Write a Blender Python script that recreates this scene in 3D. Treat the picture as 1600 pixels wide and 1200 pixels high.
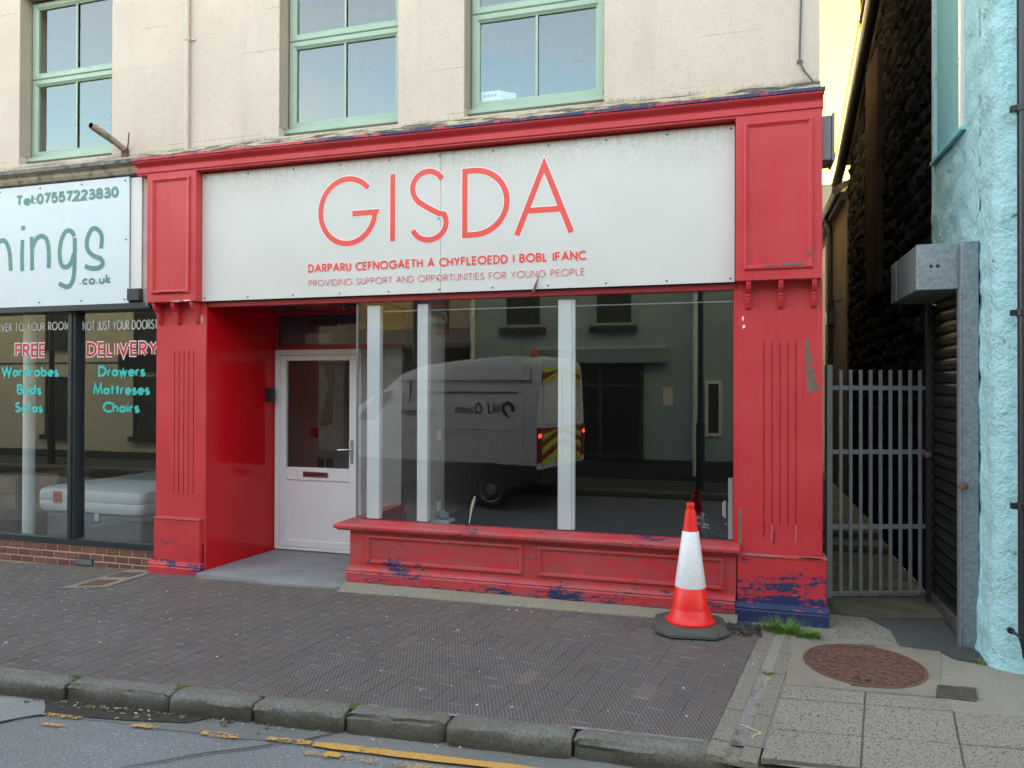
import bpy, math, random
from mathutils import Vector, Matrix, noise as mnoise
random.seed(7)
for _o in list(bpy.data.objects):
    bpy.data.objects.remove(_o)
S = bpy.context.scene
COL = S.collection
R = math.radians

# ------------------------------------------------------------------ camera
cd = bpy.data.cameras.new("camera"); cam = bpy.data.objects.new("camera", cd); COL.objects.link(cam)
cd.sensor_fit = 'HORIZONTAL'; cd.sensor_width = 36.0; cd.lens = 36.0 * 1180 / 1600
cd.clip_start = 0.05; cd.clip_end = 2000
YAW = math.atan(1180 / 3900.0); PIT = R(0.34); ROL = R(0.17)
cam.matrix_world = (Matrix.Translation((0, -5.8, 1.69)) @ Matrix.Rotation(YAW, 4, 'Z')
                    @ Matrix.Rotation(math.pi / 2 + PIT, 4, 'X') @ Matrix.Rotation(ROL, 4, 'Z'))
S.camera = cam

# ------------------------------------------------------------------ sky, sun, exposure
SUN_EL, SUN_AZ = R(5), R(32)          # low sun behind the shops, azimuth measured from +Y towards +X
W = bpy.data.worlds.new("World"); S.world = W; W.use_nodes = True
wn, wl = W.node_tree.nodes, W.node_tree.links
wn.clear()
w_out = wn.new('ShaderNodeOutputWorld'); w_bg = wn.new('ShaderNodeBackground')
sky = wn.new('ShaderNodeTexSky'); sky.sky_type = 'NISHITA'; sky.sun_disc = False
sky.sun_elevation = SUN_EL; sky.sun_rotation = SUN_AZ
sky.altitude = 0; sky.air_density = 1.0; sky.dust_density = 1.5; sky.ozone_density = 0.75
w_tc = wn.new('ShaderNodeTexCoord')
w_map = wn.new('ShaderNodeMapping'); w_map.inputs['Scale'].default_value = (1.6, 1.6, 5.0)
w_noi = wn.new('ShaderNodeTexNoise'); w_noi.inputs['Scale'].default_value = 1.7; w_noi.inputs['Detail'].default_value = 7; w_noi.inputs['Roughness'].default_value = 0.6
w_rmp = wn.new('ShaderNodeValToRGB'); w_rmp.color_ramp.elements[0].position = 0.36; w_rmp.color_ramp.elements[1].position = 0.78
w_rmp.color_ramp.elements[0].color = (0.04, 0.04, 0.04, 1); w_rmp.color_ramp.elements[1].color = (0.58, 0.58, 0.58, 1)
w_bw = wn.new('ShaderNodeRGBToBW')
w_tint = wn.new('ShaderNodeVectorMath'); w_tint.operation = 'MULTIPLY'; w_tint.inputs[1].default_value = (1.22, 1.04, 0.86)
w_mix = wn.new('ShaderNodeMix'); w_mix.data_type = 'RGBA'
w_dot = wn.new('ShaderNodeVectorMath'); w_dot.operation = 'DOT_PRODUCT'
w_dot.inputs[1].default_value = (math.sin(SUN_AZ) * math.cos(SUN_EL), math.cos(SUN_AZ) * math.cos(SUN_EL), math.sin(SUN_EL))
w_mr = wn.new('ShaderNodeMapRange'); w_mr.inputs['From Min'].default_value = 0.45; w_mr.inputs['From Max'].default_value = 0.82
w_ti = wn.new('ShaderNodeMix'); w_ti.data_type = 'RGBA'; w_ti.inputs[6].default_value = (1.42, 1.03, 0.82, 1); w_ti.inputs[7].default_value = (1.06, 0.93, 0.105, 1)
wl.new(w_tc.outputs['Generated'], w_dot.inputs[0]); wl.new(w_dot.outputs['Value'], w_mr.inputs['Value']); wl.new(w_mr.outputs[0], w_ti.inputs[0]); wl.new(w_ti.outputs[2], w_tint.inputs[1])
wl.new(w_tc.outputs['Generated'], w_map.inputs['Vector']); wl.new(w_map.outputs['Vector'], w_noi.inputs['Vector'])
wl.new(w_noi.outputs['Fac'], w_rmp.inputs['Fac']); w_mx = wn.new('ShaderNodeMath'); w_mx.operation = 'MULTIPLY_ADD'; w_mx.inputs[1].default_value = 1.0; w_mx.use_clamp = True
wl.new(w_mr.outputs[0], w_mx.inputs[0]); wl.new(w_rmp.outputs['Color'], w_mx.inputs[2]); wl.new(w_mx.outputs[0], w_mix.inputs[0])
wl.new(sky.outputs['Color'], w_bw.inputs[0]); wl.new(w_bw.outputs[0], w_tint.inputs[0])
wl.new(sky.outputs['Color'], w_mix.inputs[6]); wl.new(w_tint.outputs[0], w_mix.inputs[7])
wl.new(w_mix.outputs[2], w_bg.inputs['Color']); w_bg.inputs['Strength'].default_value = 0.15
wl.new(w_bg.outputs[0], w_out.inputs['Surface'])
sl = bpy.data.lights.new("sun", 'SUN'); sl.energy = 3.0; sl.angle = R(0.5); sl.color = (1.0, 0.86, 0.68)
sun = bpy.data.objects.new("sun", sl); COL.objects.link(sun)
_sd = Vector((math.sin(SUN_AZ) * math.cos(SUN_EL), math.cos(SUN_AZ) * math.cos(SUN_EL), math.sin(SUN_EL)))
sun.rotation_euler = _sd.to_track_quat('Z', 'Y').to_euler(); sun.location = (0, 0, 30)
vs = S.view_settings
S.display_settings.display_device = 'sRGB'
vs.view_transform = 'Standard'; vs.look = 'None'; vs.gamma = 1.0; vs.use_curve_mapping = False
vs.exposure = 3.93
S.render.engine = 'CYCLES'
S.cycles.max_bounces = 8; S.cycles.transparent_max_bounces = 16; S.cycles.use_denoising = True; S.cycles.use_adaptive_sampling = False
S.cycles.glossy_bounces = 4; S.cycles.diffuse_bounces = 4; S.cycles.sample_clamp_indirect = 6.0

# ------------------------------------------------------------------ helpers: objects
WLOC = {}
def put(name, data, parent=None, wloc=(0, 0, 0)):
    o = bpy.data.objects.new(name, data); COL.objects.link(o)
    if parent is not None:
        o.parent = parent; pl = WLOC[parent.name]
        o.location = (wloc[0] - pl[0], wloc[1] - pl[1], wloc[2] - pl[2])
    else:
        o.location = wloc
    WLOC[o.name] = tuple(wloc)
    return o
def tag(o, label, cat, group=None, kind=None):
    if label: o['label'] = label
    if cat: o['category'] = cat
    if group: o['group'] = group
    if kind: o['kind'] = kind
    return o
def thing(name, label, cat, loc, group=None):
    o = put(name, None, None, loc); o.empty_display_size = 0.1
    return tag(o, label, cat, group)
def structure(name, loc=(0, 0, 0)):
    o = put(name, None, None, loc); o['kind'] = 'structure'; return o

class MB:
    def __init__(s): s.v = []; s.f = []
    def add(s, vs, fs):
        n = len(s.v); s.v += [tuple(p) for p in vs]; s.f += [tuple(i + n for i in f) for f in fs]; return s
    def box(s, x0, x1, y0, y1, z0, z1):
        return s.add([(x0, y0, z0), (x1, y0, z0), (x1, y1, z0), (x0, y1, z0), (x0, y0, z1), (x1, y0, z1), (x1, y1, z1), (x0, y1, z1)],
                     [(0, 3, 2, 1), (4, 5, 6, 7), (0, 1, 5, 4), (1, 2, 6, 5), (2, 3, 7, 6), (3, 0, 4, 7)])
    def hexa(s, lo, hi):      # two quads (ccw seen from above), lower and upper
        return s.add(list(lo) + list(hi), [(0, 3, 2, 1), (4, 5, 6, 7), (0, 1, 5, 4), (1, 2, 6, 5), (2, 3, 7, 6), (3, 0, 4, 7)])
    def loft(s, rings, caps=True, closed=True):
        n = len(rings[0]); vs = [p for r in rings for p in r]; fs = []
        for i in range(len(rings) - 1):
            for j in range(n if closed else n - 1):
                k = (j + 1) % n; fs.append((i * n + j, i * n + k, (i + 1) * n + k, (i + 1) * n + j))
        if caps and closed:
            fs.append(tuple(range(n))[::-1]); fs.append(tuple((len(rings) - 1) * n + j for j in range(n)))
        return s.add(vs, fs)
    def prof_x(s, prof, x0, x1):   # closed (y,z) profile extruded along x
        return s.loft([[(x0, y, z) for y, z in prof], [(x1, y, z) for y, z in prof]])
    def prof_y(s, prof, y0, y1):   # closed (x,z) profile along y
        return s.loft([[(x, y0, z) for x, z in prof], [(x, y1, z) for x, z in prof]])
    def prof_z(s, prof, z0, z1):
        return s.loft([[(x, y, z0) for x, y in prof], [(x, y, z1) for x, y in prof]])
    def tube(s, pts, r, n=8, caps=True):
        pts = [Vector(p) for p in pts]; rings = []
        rr = r if isinstance(r, (list, tuple)) else [r] * len(pts)
        for i, p in enumerate(pts):
            t = (pts[min(i + 1, len(pts) - 1)] - pts[max(i - 1, 0)]).normalized()
            a = Vector((0, 0, 1)) if abs(t.z) < 0.9 else Vector((1, 0, 0))
            u = t.cross(a).normalized(); w = t.cross(u)
            rings.append([p + (u * math.cos(2 * math.pi * k / n) + w * math.sin(2 * math.pi * k / n)) * rr[i] for k in range(n)])
        return s.loft(rings, caps)
    def lathe(s, prof, c, n=24, ax='z'):   # prof: (r, h)
        rings = []
        for r, h in prof:
            ring = []
            for k in range(n):
                a = 2 * math.pi * k / n; u, v = r * math.cos(a), r * math.sin(a)
                ring.append((c[0] + u, c[1] + v, c[2] + h) if ax == 'z' else ((c[0] + u, c[1] + h, c[2] + v) if ax == 'y' else (c[0] + h, c[1] + u, c[2] + v)))
            rings.append(ring)
        return s.loft(rings)
    def quad(s, a, b, c, d): return s.add([a, b, c, d], [(0, 1, 2, 3)])
    def frame_y(s, x0, x1, z0, z1, w, y0, y1, wb=None, wt=None):   # rectangular frame lying in an xz plane, butted pieces
        wb = w if wb is None else wb; wt = w if wt is None else wt
        s.box(x0, x0 + w, y0, y1, z0, z1); s.box(x1 - w, x1, y0, y1, z0, z1)
        s.box(x0 + w, x1 - w, y0, y1, z0, z0 + wb); s.box(x0 + w, x1 - w, y0, y1, z1 - wt, z1); return s
    def build(s, name, m, parent=None, bevel=0, smooth=False, wloc=None, kind=None, seg=2):
        base = wloc if wloc is not None else (WLOC[parent.name] if parent is not None else (0, 0, 0))
        me = bpy.data.meshes.new(name)
        me.from_pydata([(p[0] - base[0], p[1] - base[1], p[2] - base[2]) for p in s.v], [], s.f)
        for mm in (m if isinstance(m, (list, tuple)) else [m]): me.materials.append(mm)
        if smooth:
            me.polygons.foreach_set('use_smooth', [True] * len(me.polygons))
            try: me.set_sharp_from_angle(angle=R(40))
            except Exception: pass
        me.update()
        o = put(name, me, parent, base)
        if bevel:
            b = o.modifiers.new('bevel', 'BEVEL'); b.width = bevel; b.segments = seg; b.limit_method = 'ANGLE'; b.angle_limit = R(40)
        if kind: o['kind'] = kind
        return o
def moulding(mb, x0, x1, z0, z1, y, w=0.03, d=0.016):
    """mitred picture-frame moulding standing proud (towards -y) of plane y"""
    def ring(i, dy): return [(x0 + i, y - dy, z0 + i), (x1 - i, y - dy, z0 + i), (x1 - i, y - dy, z1 - i), (x0 + i, y - dy, z1 - i)]
    mb.loft([ring(0, -0.004), ring(0, d * 0.7), ring(w * 0.3, d), ring(w * 0.55, d * 0.95), ring(w * 0.75, d * 0.45), ring(w, d * 0.3), ring(w, -0.004)], caps=False)
    return mb

# ------------------------------------------------------------------ helpers: materials
class NT:
    def __init__(s, name):
        s.m = bpy.data.materials.new(name); s.m.use_nodes = True; s.n = s.m.node_tree.nodes; s.l = s.m.node_tree.links
        s.n.clear(); s.out = s.n.new('ShaderNodeOutputMaterial'); s._geo = None
    def pos(s):
        if s._geo is None: s._geo = s.n.new('ShaderNodeNewGeometry')
        return s._geo.outputs['Position']
    def put(s, sock, v):
        if hasattr(v, 'links'): s.l.new(v, sock)
        elif isinstance(v, (tuple, list)) and len(v) == 3 and sock.type == 'RGBA': sock.default_value = (*v, 1)
        else: sock.default_value = v
    def map(s, scale=(1, 1, 1), rot=(0, 0, 0), vec=None):
        m = s.n.new('ShaderNodeMapping'); m.inputs['Scale'].default_value = scale; m.inputs['Rotation'].default_value = rot
        s.l.new(vec if vec is not None else s.pos(), m.inputs['Vector']); return m.outputs[0]
    def noise(s, scale, detail=4, rough=0.55, vec=None, dist=0):
        n = s.n.new('ShaderNodeTexNoise'); n.inputs['Scale'].default_value = scale; n.inputs['Detail'].default_value = detail
        n.inputs['Roughness'].default_value = rough; n.inputs['Distortion'].default_value = dist
        s.l.new(vec if vec is not None else s.pos(), n.inputs['Vector']); return n.outputs['Fac']
    def voro(s, scale, feature='F1', vec=None, out='Distance'):
        n = s.n.new('ShaderNodeTexVoronoi'); n.inputs['Scale'].default_value = scale; n.feature = feature
        s.l.new(vec if vec is not None else s.pos(), n.inputs['Vector']); return n.outputs[out]
    def ss(s, v, a, b, lo=0.0, hi=1.0):       # map range
        n = s.n.new('ShaderNodeMapRange'); n.inputs['From Min'].default_value = a; n.inputs['From Max'].default_value = b
        n.inputs['To Min'].default_value = lo; n.inputs['To Max'].default_value = hi; s.put(n.inputs['Value'], v); return n.outputs[0]
    def math(s, op, a, b=0.0):
        n = s.n.new('ShaderNodeMath'); n.operation = op; s.put(n.inputs[0], a); s.put(n.inputs[1], b); return n.outputs[0]
    def mix(s, f, a, b, mode='MIX'):
        n = s.n.new('ShaderNodeMix'); n.data_type = 'RGBA'; n.blend_type = mode
        s.put(n.inputs[0], f); s.put(n.inputs[6], a); s.put(n.inputs[7], b); return n.outputs[2]
    def axis(s, i, vec=None):
        n = s.n.new('ShaderNodeSeparateXYZ'); s.l.new(vec if vec is not None else s.pos(), n.inputs[0]); return n.outputs[i]
    def bump(s, h, strength=0.3, dist=0.01, prev=None):
        n = s.n.new('ShaderNodeBump'); n.inputs['Strength'].default_value = strength; n.inputs['Distance'].default_value = dist
        s.put(n.inputs['Height'], h)
        if prev is not None: s.l.new(prev, n.inputs['Normal'])
        return n.outputs[0]
    def rnd(s):
        n = s.n.new('ShaderNodeObjectInfo'); s.pos()
        return s.math('FRACT', s.math('ADD', n.outputs['Random'], s._geo.outputs['Random Per Island']))
    def bsdf(s, color, rough=0.5, metal=0.0, normal=None, spec=0.5, emit=None, es=0.0):
        b = s.n.new('ShaderNodeBsdfPrincipled'); s.put(b.inputs['Base Color'], color); s.put(b.inputs['Roughness'], rough)
        s.put(b.inputs['Metallic'], metal); b.inputs['Specular IOR Level'].default_value = spec
        if normal is not None: s.l.new(normal, b.inputs['Normal'])
        if emit: s.put(b.inputs['Emission Color'], emit); b.inputs['Emission Strength'].default_value = es
        s.l.new(b.outputs[0], s.out.inputs['Surface']); return s.m

def plain(name, c, rough=0.5, metal=0.0, var=0.12, scale=6.0, bump=0.0, bscale=60.0, spec=0.5, dirt=None):
    t = NT(name); n = t.noise(scale, 5)
    a = tuple(x * (1 - var) for x in c); b = tuple(min(1, x * (1 + var)) for x in c)
    colr = t.mix(t.ss(n, 0.3, 0.7), a, b)
    if dirt: colr = t.mix(t.ss(t.noise(dirt[0], 7, 0.65), dirt[1], dirt[1] + 0.12, 0, dirt[2]), colr, dirt[3])
    nm = t.bump(t.noise(bscale, 4), bump, 0.004) if bump else None
    return t.bsdf(colr, rough, metal, nm, spec)

BLUE = (0.022, 0.034, 0.105); RED = (0.53, 0.026, 0.037); RED2 = (0.59, 0.050, 0.060)
def red_paint(name, z0=0, T0=2.0, z1=1, T1=2.0, rough=0.45, worn=0.70, wood=(0.10, 0.075, 0.06), dull=0.0, axis=2):
    """red gloss over an older blue coat: the noise must beat a threshold that runs from T0 at z0 to T1 at z1 to show blue"""
    t = NT(name)
    base = t.mix(t.ss(t.noise(2.2, 6, 0.6), 0.35, 0.7), RED, RED2)
    streak = t.noise(1.0, 5, 0.6, t.map((14, 14, 1.6)))
    base = t.mix(t.ss(streak, 0.45, 0.8, 0, 0.35), base, (0.48, 0.022, 0.036))
    if dull: base = t.mix(t.ss(t.noise(9, 6, 0.65, t.map((0.5, 1, 2))), 0.38, 0.62, 0, dull), base, (0.27, 0.10, 0.095))
    v = t.map((9.0, 14.0, 48.0))
    n1 = t.math('ADD', t.math('MULTIPLY', t.noise(1.0, 9, 0.72, v), 0.65), t.math('MULTIPLY', t.noise(34, 5, 0.65), 0.35))
    big = t.noise(1.0, 4, 0.55, t.map((2.0, 2.0, 8.0)))
    comb = t.math('ADD', t.math('MULTIPLY', n1, 0.62), t.math('MULTIPLY', big, 0.38))
    T = t.ss(t.axis(axis), z0, z1, T0, T1)
    d = t.math('SUBTRACT', comb, T)
    f = t.ss(d, 0.0, 0.012)
    edge = t.math('MULTIPLY', t.ss(d, -0.02, 0.0), t.ss(d, 0.03, 0.012))
    colr = t.mix(f, base, BLUE)
    ds = t.math('MULTIPLY', t.ss(t.noise(1.0, 5, 0.6, t.map((15, 15, 150))), 0.60, 0.64), t.math('MULTIPLY', t.ss(d, -0.16, -0.03), t.ss(t.noise(4.0, 3), 0.40, 0.60)))
    colr = t.mix(t.math('MULTIPLY', ds, 0.8), colr, (0.075, 0.012, 0.02))          # short cracks along the grain
    fade = t.ss(t.noise(0.9, 4, 0.5, t.map((1.3, 1.3, 0.6))), 0.42, 0.72, 0, 0.14)
    colr = t.mix(t.math('MULTIPLY', fade, t.math('SUBTRACT', 1.0, f)), colr, (0.66, 0.13, 0.13))
    drip = t.math('MULTIPLY', t.ss(t.noise(1.0, 4, 0.6, t.map((42, 42, 1.1))), 0.60, 0.74), t.ss(t.noise(1.4, 3), 0.45, 0.65))
    colr = t.mix(t.math('MULTIPLY', drip, 0.45), colr, (0.17, 0.012, 0.02))         # run marks
    n2 = t.noise(1.0, 8, 0.7, t.map((13, 13, 40)))
    wd = t.ss(t.math('ADD', t.math('MULTIPLY', n2, 0.7), t.math('MULTIPLY', t.noise(1.7, 2), 0.3)), worn, worn + 0.02)
    colr = t.mix(wd, colr, wood)
    h = t.math('SUBTRACT', t.math('MULTIPLY', t.noise(55, 5), 0.25), t.math('ADD', t.math('MULTIPLY', f, 0.5), wd))
    nm = t.bump(h, 0.45, 0.0025)
    return t.bsdf(colr, t.mix(f, (rough,) * 3, (0.55,) * 3), 0, nm, 0.4)

def glass(name, ior=1.9, tint=(0.9, 0.93, 0.92), dirt=0.0, coat=(1, 1, 1)):
    t = NT(name)
    tr = t.n.new('ShaderNodeBsdfTransparent'); t.put(tr.inputs[0], tint)
    gl = t.n.new('ShaderNodeBsdfGlossy'); gl.inputs['Roughness'].default_value = 0.0; t.put(gl.inputs[0], coat)
    r0 = ((ior - 1) / (ior + 1)) ** 2; t.pos()
    dp = t.n.new('ShaderNodeVectorMath'); dp.operation = 'DOT_PRODUCT'; t.l.new(t._geo.outputs['Incoming'], dp.inputs[0]); t.l.new(t._geo.outputs['Normal'], dp.inputs[1])
    k = t.math('POWER', t.math('SUBTRACT', 1.0, t.math('ABSOLUTE', dp.outputs['Value'])), 5.0)     # Schlick, the same from both sides
    fr = t.math('ADD', t.math('MULTIPLY', k, 1 - r0), r0)
    nb = t.bump(t.noise(0.9, 1), 0.003, 0.02)
    t.l.new(nb, gl.inputs['Normal'])
    mx = t.n.new('ShaderNodeMixShader'); t.l.new(fr, mx.inputs[0]); t.l.new(tr.outputs[0], mx.inputs[1]); t.l.new(gl.outputs[0], mx.inputs[2])
    if dirt:
        df = t.n.new('ShaderNodeBsdfDiffuse'); t.put(df.inputs[0], (0.5, 0.5, 0.48)); m2 = t.n.new('ShaderNodeMixShader')
        t.put(m2.inputs[0], t.ss(t.noise(3, 6, 0.7), 0.35, 0.8, dirt * 0.3, dirt)); t.l.new(mx.outputs[0], m2.inputs[1]); t.l.new(df.outputs[0], m2.inputs[2]); mx = m2
    t.l.new(mx.outputs[0], t.out.inputs['Surface']); return t.m

M = {}
M['red'] = red_paint('red_gloss', worn=0.72)
M['red_box'] = red_paint('red_gloss_upper', worn=0.665)
M['red_riser'] = red_paint('red_gloss_riser', 0.03, 0.512, 0.34, 0.600, worn=0.62, dull=0.6)
M['red_base'] = red_paint('red_gloss_plinth_left', -0.05, 0.525, 0.33, 0.585, worn=0.69)
M['red_plinth'] = red_paint('red_gloss_plinth_right', 0.03, 0.415, 0.44, 0.575, worn=0.69)
M['red_sill'] = red_paint('red_gloss_sill', 0, 0.575, 1, 0.575, worn=0.60, dull=0.75, rough=0.6)
M['red_lip'] = red_paint('red_gloss_cornice_lip', -5.4, 0.56, 0.6, 0.44, worn=0.62, axis=0)
M['red_cornice'] = red_paint('red_gloss_cornice', worn=0.70)
_t = NT('red_reveal_gloss'); M['red_reveal'] = _t.bsdf(_t.mix(_t.ss(_t.noise(1.5, 4), 0.3, 0.7), (0.50, 0.003, 0.010), (0.55, 0.005, 0.014)), 0.13, 0, _t.bump(_t.noise(4, 2), 0.02, 0.01), 0.4)
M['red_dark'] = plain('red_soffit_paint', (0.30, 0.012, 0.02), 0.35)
def render_mat(name, c, grime_z=None):
    t = NT(name)
    base = t.mix(t.ss(t.noise(1.3, 6, 0.6), 0.3, 0.7), tuple(x * 0.93 for x in c), tuple(x * 1.05 for x in c))
    base = t.mix(t.ss(t.noise(0.8, 6, 0.6, t.map((7, 7, 0.7))), 0.50, 0.72, 0, 0.2), base, (0.42, 0.37, 0.31))
    sp = t.noise(135, 3, 0.6); sp2 = t.noise(9, 4)
    base = t.mix(t.math('MULTIPLY', t.ss(sp, 0.57, 0.66), t.ss(sp2, 0.3, 0.65, 0.25, 0.65)), base, (0.30, 0.25, 0.20))
    nm = t.bump(t.noise(125, 4, 0.6), 0.8, 0.008); nm = t.bump(t.noise(14, 4), 0.15, 0.01, nm)
    lines = t.math('ABSOLUTE', t.math('SUBTRACT', t.math('FRACT', t.math('MULTIPLY', t.axis(2), 2.63)), 0.5))
    ln = t.math('MULTIPLY', t.ss(lines, 0.004, 0.010, 1, 0), t.ss(t.noise(1.6, 3), 0.5, 0.6))
    base = t.mix(t.math('MULTIPLY', ln, 0.6), base, (0.25, 0.21, 0.17))
    if grime_z:
        bx = t.math('ABSOLUTE', t.math('ADD', t.axis(0), 5.70))
        rs_ = t.math('MULTIPLY', t.ss(t.math('ADD', bx, t.math('MULTIPLY', t.noise(22, 4), 0.04)), 0.07, 0.025), t.ss(t.axis(2), 4.06, 3.96))
        base = t.mix(t.math('MULTIPLY', rs_, 0.75), base, (0.24, 0.12, 0.05))      # rust run under the old flagpole socket
        g = t.math('ADD', t.math('MULTIPLY', t.noise(1, 6, 0.7, t.map((40, 40, 5))), 0.13), t.math('MULTIPLY', t.noise(2.5, 4), 0.10))
        zz = t.math('SUBTRACT', t.math('SUBTRACT', t.axis(2), grime_z), g)
        base = t.mix(t.ss(zz, -0.13, -0.05, 0.9, 0), base, (0.07, 0.06, 0.04))
    return t.bsdf(base, 0.9, 0, nm, 0.2)
M['render'] = render_mat('cream_pebble_render', (0.70, 0.575, 0.485), 3.895)
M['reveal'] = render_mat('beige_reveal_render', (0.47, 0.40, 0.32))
M['green'] = plain('sage_green_upvc', (0.335, 0.445, 0.335), 0.35, var=0.05, bump=0.12, bscale=220)
M['winglass'] = glass('upper_window_glass', 2.02, (0.8, 0.83, 0.83), 0.0, (0.84, 0.96, 1.0))
M['shopglass'] = glass('shop_window_glass', 2.1, (0.88, 0.88, 0.885), 0.006)
M['shopglass2'] = glass('neighbour_shop_glass', 2.75, (0.86, 0.89, 0.88), 0.012)
M['doorglass'] = glass('door_glass', 1.65, (0.82, 0.84, 0.83))
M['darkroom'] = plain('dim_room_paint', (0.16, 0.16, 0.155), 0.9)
M['white_upvc'] = plain('white_upvc', (0.80, 0.77, 0.77), 0.3, var=0.03, dirt=(7, 0.72, 0.4, (0.45, 0.42, 0.4)))
M['white_post'] = plain('white_painted_post', (0.74, 0.78, 0.78), 0.5, var=0.04)
M['sill_conc'] = plain('concrete_floor', (0.26, 0.255, 0.25), 0.8, var=0.18, scale=3, bump=0.3, dirt=(3, 0.55, 0.5, (0.15, 0.145, 0.14)))
_t = NT('sign_panel_white')
_b = _t.mix(_t.ss(_t.noise(1.2, 4), 0.3, 0.7), (0.625, 0.605, 0.57), (0.67, 0.65, 0.615))
_z = _t.math('ADD', _t.axis(2), _t.math('MULTIPLY', _t.math('SUBTRACT', _t.noise(1.5, 5, 0.6), 0.5), 0.35))
_g = _t.math('MULTIPLY', _t.ss(_z, 3.30, 3.62), _t.ss(_t.noise(95, 3, 0.6), 0.42, 0.60))
_b = _t.mix(_t.math('MULTIPLY', _g, 0.48), _b, (0.36, 0.35, 0.30))
_st = _t.math('MULTIPLY', _t.ss(_z, 3.50, 3.66), _t.ss(_t.noise(1, 5, 0.7, _t.map((30, 30, 2))), 0.45, 0.75))
_b = _t.mix(_t.math('MULTIPLY', _st, 0.6), _b, (0.30, 0.28, 0.23))
M['signwhite'] = _t.bsdf(_b, 0.42, 0, _t.bump(_t.noise(130, 3), 0.10, 0.003), 0.4)
M['sign_red'] = plain('vinyl_red', (0.80, 0.075, 0.055), 0.4, var=0.04)
M['sign_pink'] = plain('vinyl_red_fine', (0.62, 0.09, 0.10), 0.4, var=0.04)
M['vinyl_white'] = plain('vinyl_white', (0.82, 0.80, 0.80), 0.4, var=0.02)
M['vinyl_green'] = plain('vinyl_sea_green', (0.085, 0.24, 0.21), 0.4, var=0.05)
M['vinyl_teal'] = plain('vinyl_teal', (0.02, 0.47, 0.42), 0.5, var=0.04)
M['vinyl_red2'] = plain('vinyl_window_red', (0.55, 0.02, 0.03), 0.5, var=0.04)
M['vinyl_pale'] = plain('vinyl_etched_white', (0.50, 0.50, 0.46), 0.6, var=0.05)
M['white_sheet'] = plain('white_sheet_panel', (0.66, 0.72, 0.77), 0.3, var=0.02)
M['anthracite'] = plain('anthracite_aluminium', (0.030, 0.038, 0.046), 0.4, 0.3, var=0.1)
M['galv'] = plain('galvanised_steel', (0.25, 0.28, 0.31), 0.5, 0.55, var=0.22, scale=45, dirt=(4, 0.64, 0.7, (0.42, 0.42, 0.40)))
M['gate'] = plain('grey_primer_steel', (0.27, 0.285, 0.30), 0.55, 0.2, var=0.12, scale=9, dirt=(14, 0.66, 0.5, (0.08, 0.06, 0.05)))
_t = NT('shutter_slat_steel'); _zz = _t.noise(1.2, 5, 0.6, _t.map((3, 3, 12)))
M['slat'] = _t.bsdf(_t.mix(_t.ss(_zz, 0.35, 0.7), (0.035, 0.033, 0.033), (0.065, 0.06, 0.058)), 0.25, 0.85, _t.bump(_t.noise(30, 3), 0.1, 0.003))
M['black'] = plain('black_plastic', (0.012, 0.012, 0.013), 0.4)
M['blackpipe'] = plain('black_pipe', (0.02, 0.02, 0.023), 0.35, var=0.2)
_t = NT('aqua_masonry_paint')
_b = _t.mix(_t.ss(_t.noise(3, 6, 0.6), 0.3, 0.7), (0.42, 0.71, 0.76), (0.48, 0.77, 0.81))
_cr = _t.ss(_t.noise(1, 7, 0.65, _t.map((9, 9, 17))), 0.66, 0.72)
_b = _t.mix(_t.math('MULTIPLY', _cr, 0.5), _b, (0.08, 0.17, 0.17))
_b = _t.mix(_t.ss(_t.noise(0.9, 5, 0.6, _t.map((6, 6, 0.8))), 0.55, 0.75, 0, 0.3), _b, (0.38, 0.65, 0.70))
_h = _t.math('ADD', _t.noise(26, 6, 0.62), _t.math('MULTIPLY', _cr, -0.8))
M['aqua'] = _t.bsdf(_b, 0.75, 0, _t.bump(_t.noise(110, 4), 0.25, 0.003, _t.bump(_h, 1.0, 0.035)), 0.25)
M['aqua_smooth'] = plain('aqua_smooth_paint', (0.26, 0.56, 0.61), 0.9, var=0.05, bump=0.1, spec=0.1)
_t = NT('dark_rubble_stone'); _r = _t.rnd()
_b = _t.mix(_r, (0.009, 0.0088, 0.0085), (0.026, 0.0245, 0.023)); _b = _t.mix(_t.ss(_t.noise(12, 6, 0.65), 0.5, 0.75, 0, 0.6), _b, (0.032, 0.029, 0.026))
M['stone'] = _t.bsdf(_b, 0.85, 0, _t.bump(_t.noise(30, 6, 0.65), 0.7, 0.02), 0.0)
M['mortar_dark'] = plain('dark_mortar', (0.009, 0.008, 0.007), 0.95, var=0.3, bump=0.6, bscale=30, spec=0.0)
M['shaded_cream'] = plain('cream_render_in_shade', (0.115, 0.085, 0.052), 0.95, var=0.25, scale=2, spec=0.1, dirt=(2.2, 0.5, 0.6, (0.09, 0.07, 0.045)))  # cream wall; its alley shade is put into this brown colour
M['flue'] = plain('sooty_render', (0.030, 0.023, 0.018), 0.95, var=0.3, scale=3, spec=0.0)
M['slate'] = plain('slate_roof', (0.10, 0.085, 0.085), 0.6, var=0.25, scale=9)
M['mosscon'] = plain('mossy_concrete', (0.115, 0.105, 0.07), 0.9, var=0.25, scale=4, bump=0.5, bscale=40, dirt=(3.5, 0.48, 0.7, (0.055, 0.065, 0.025)))
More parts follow.
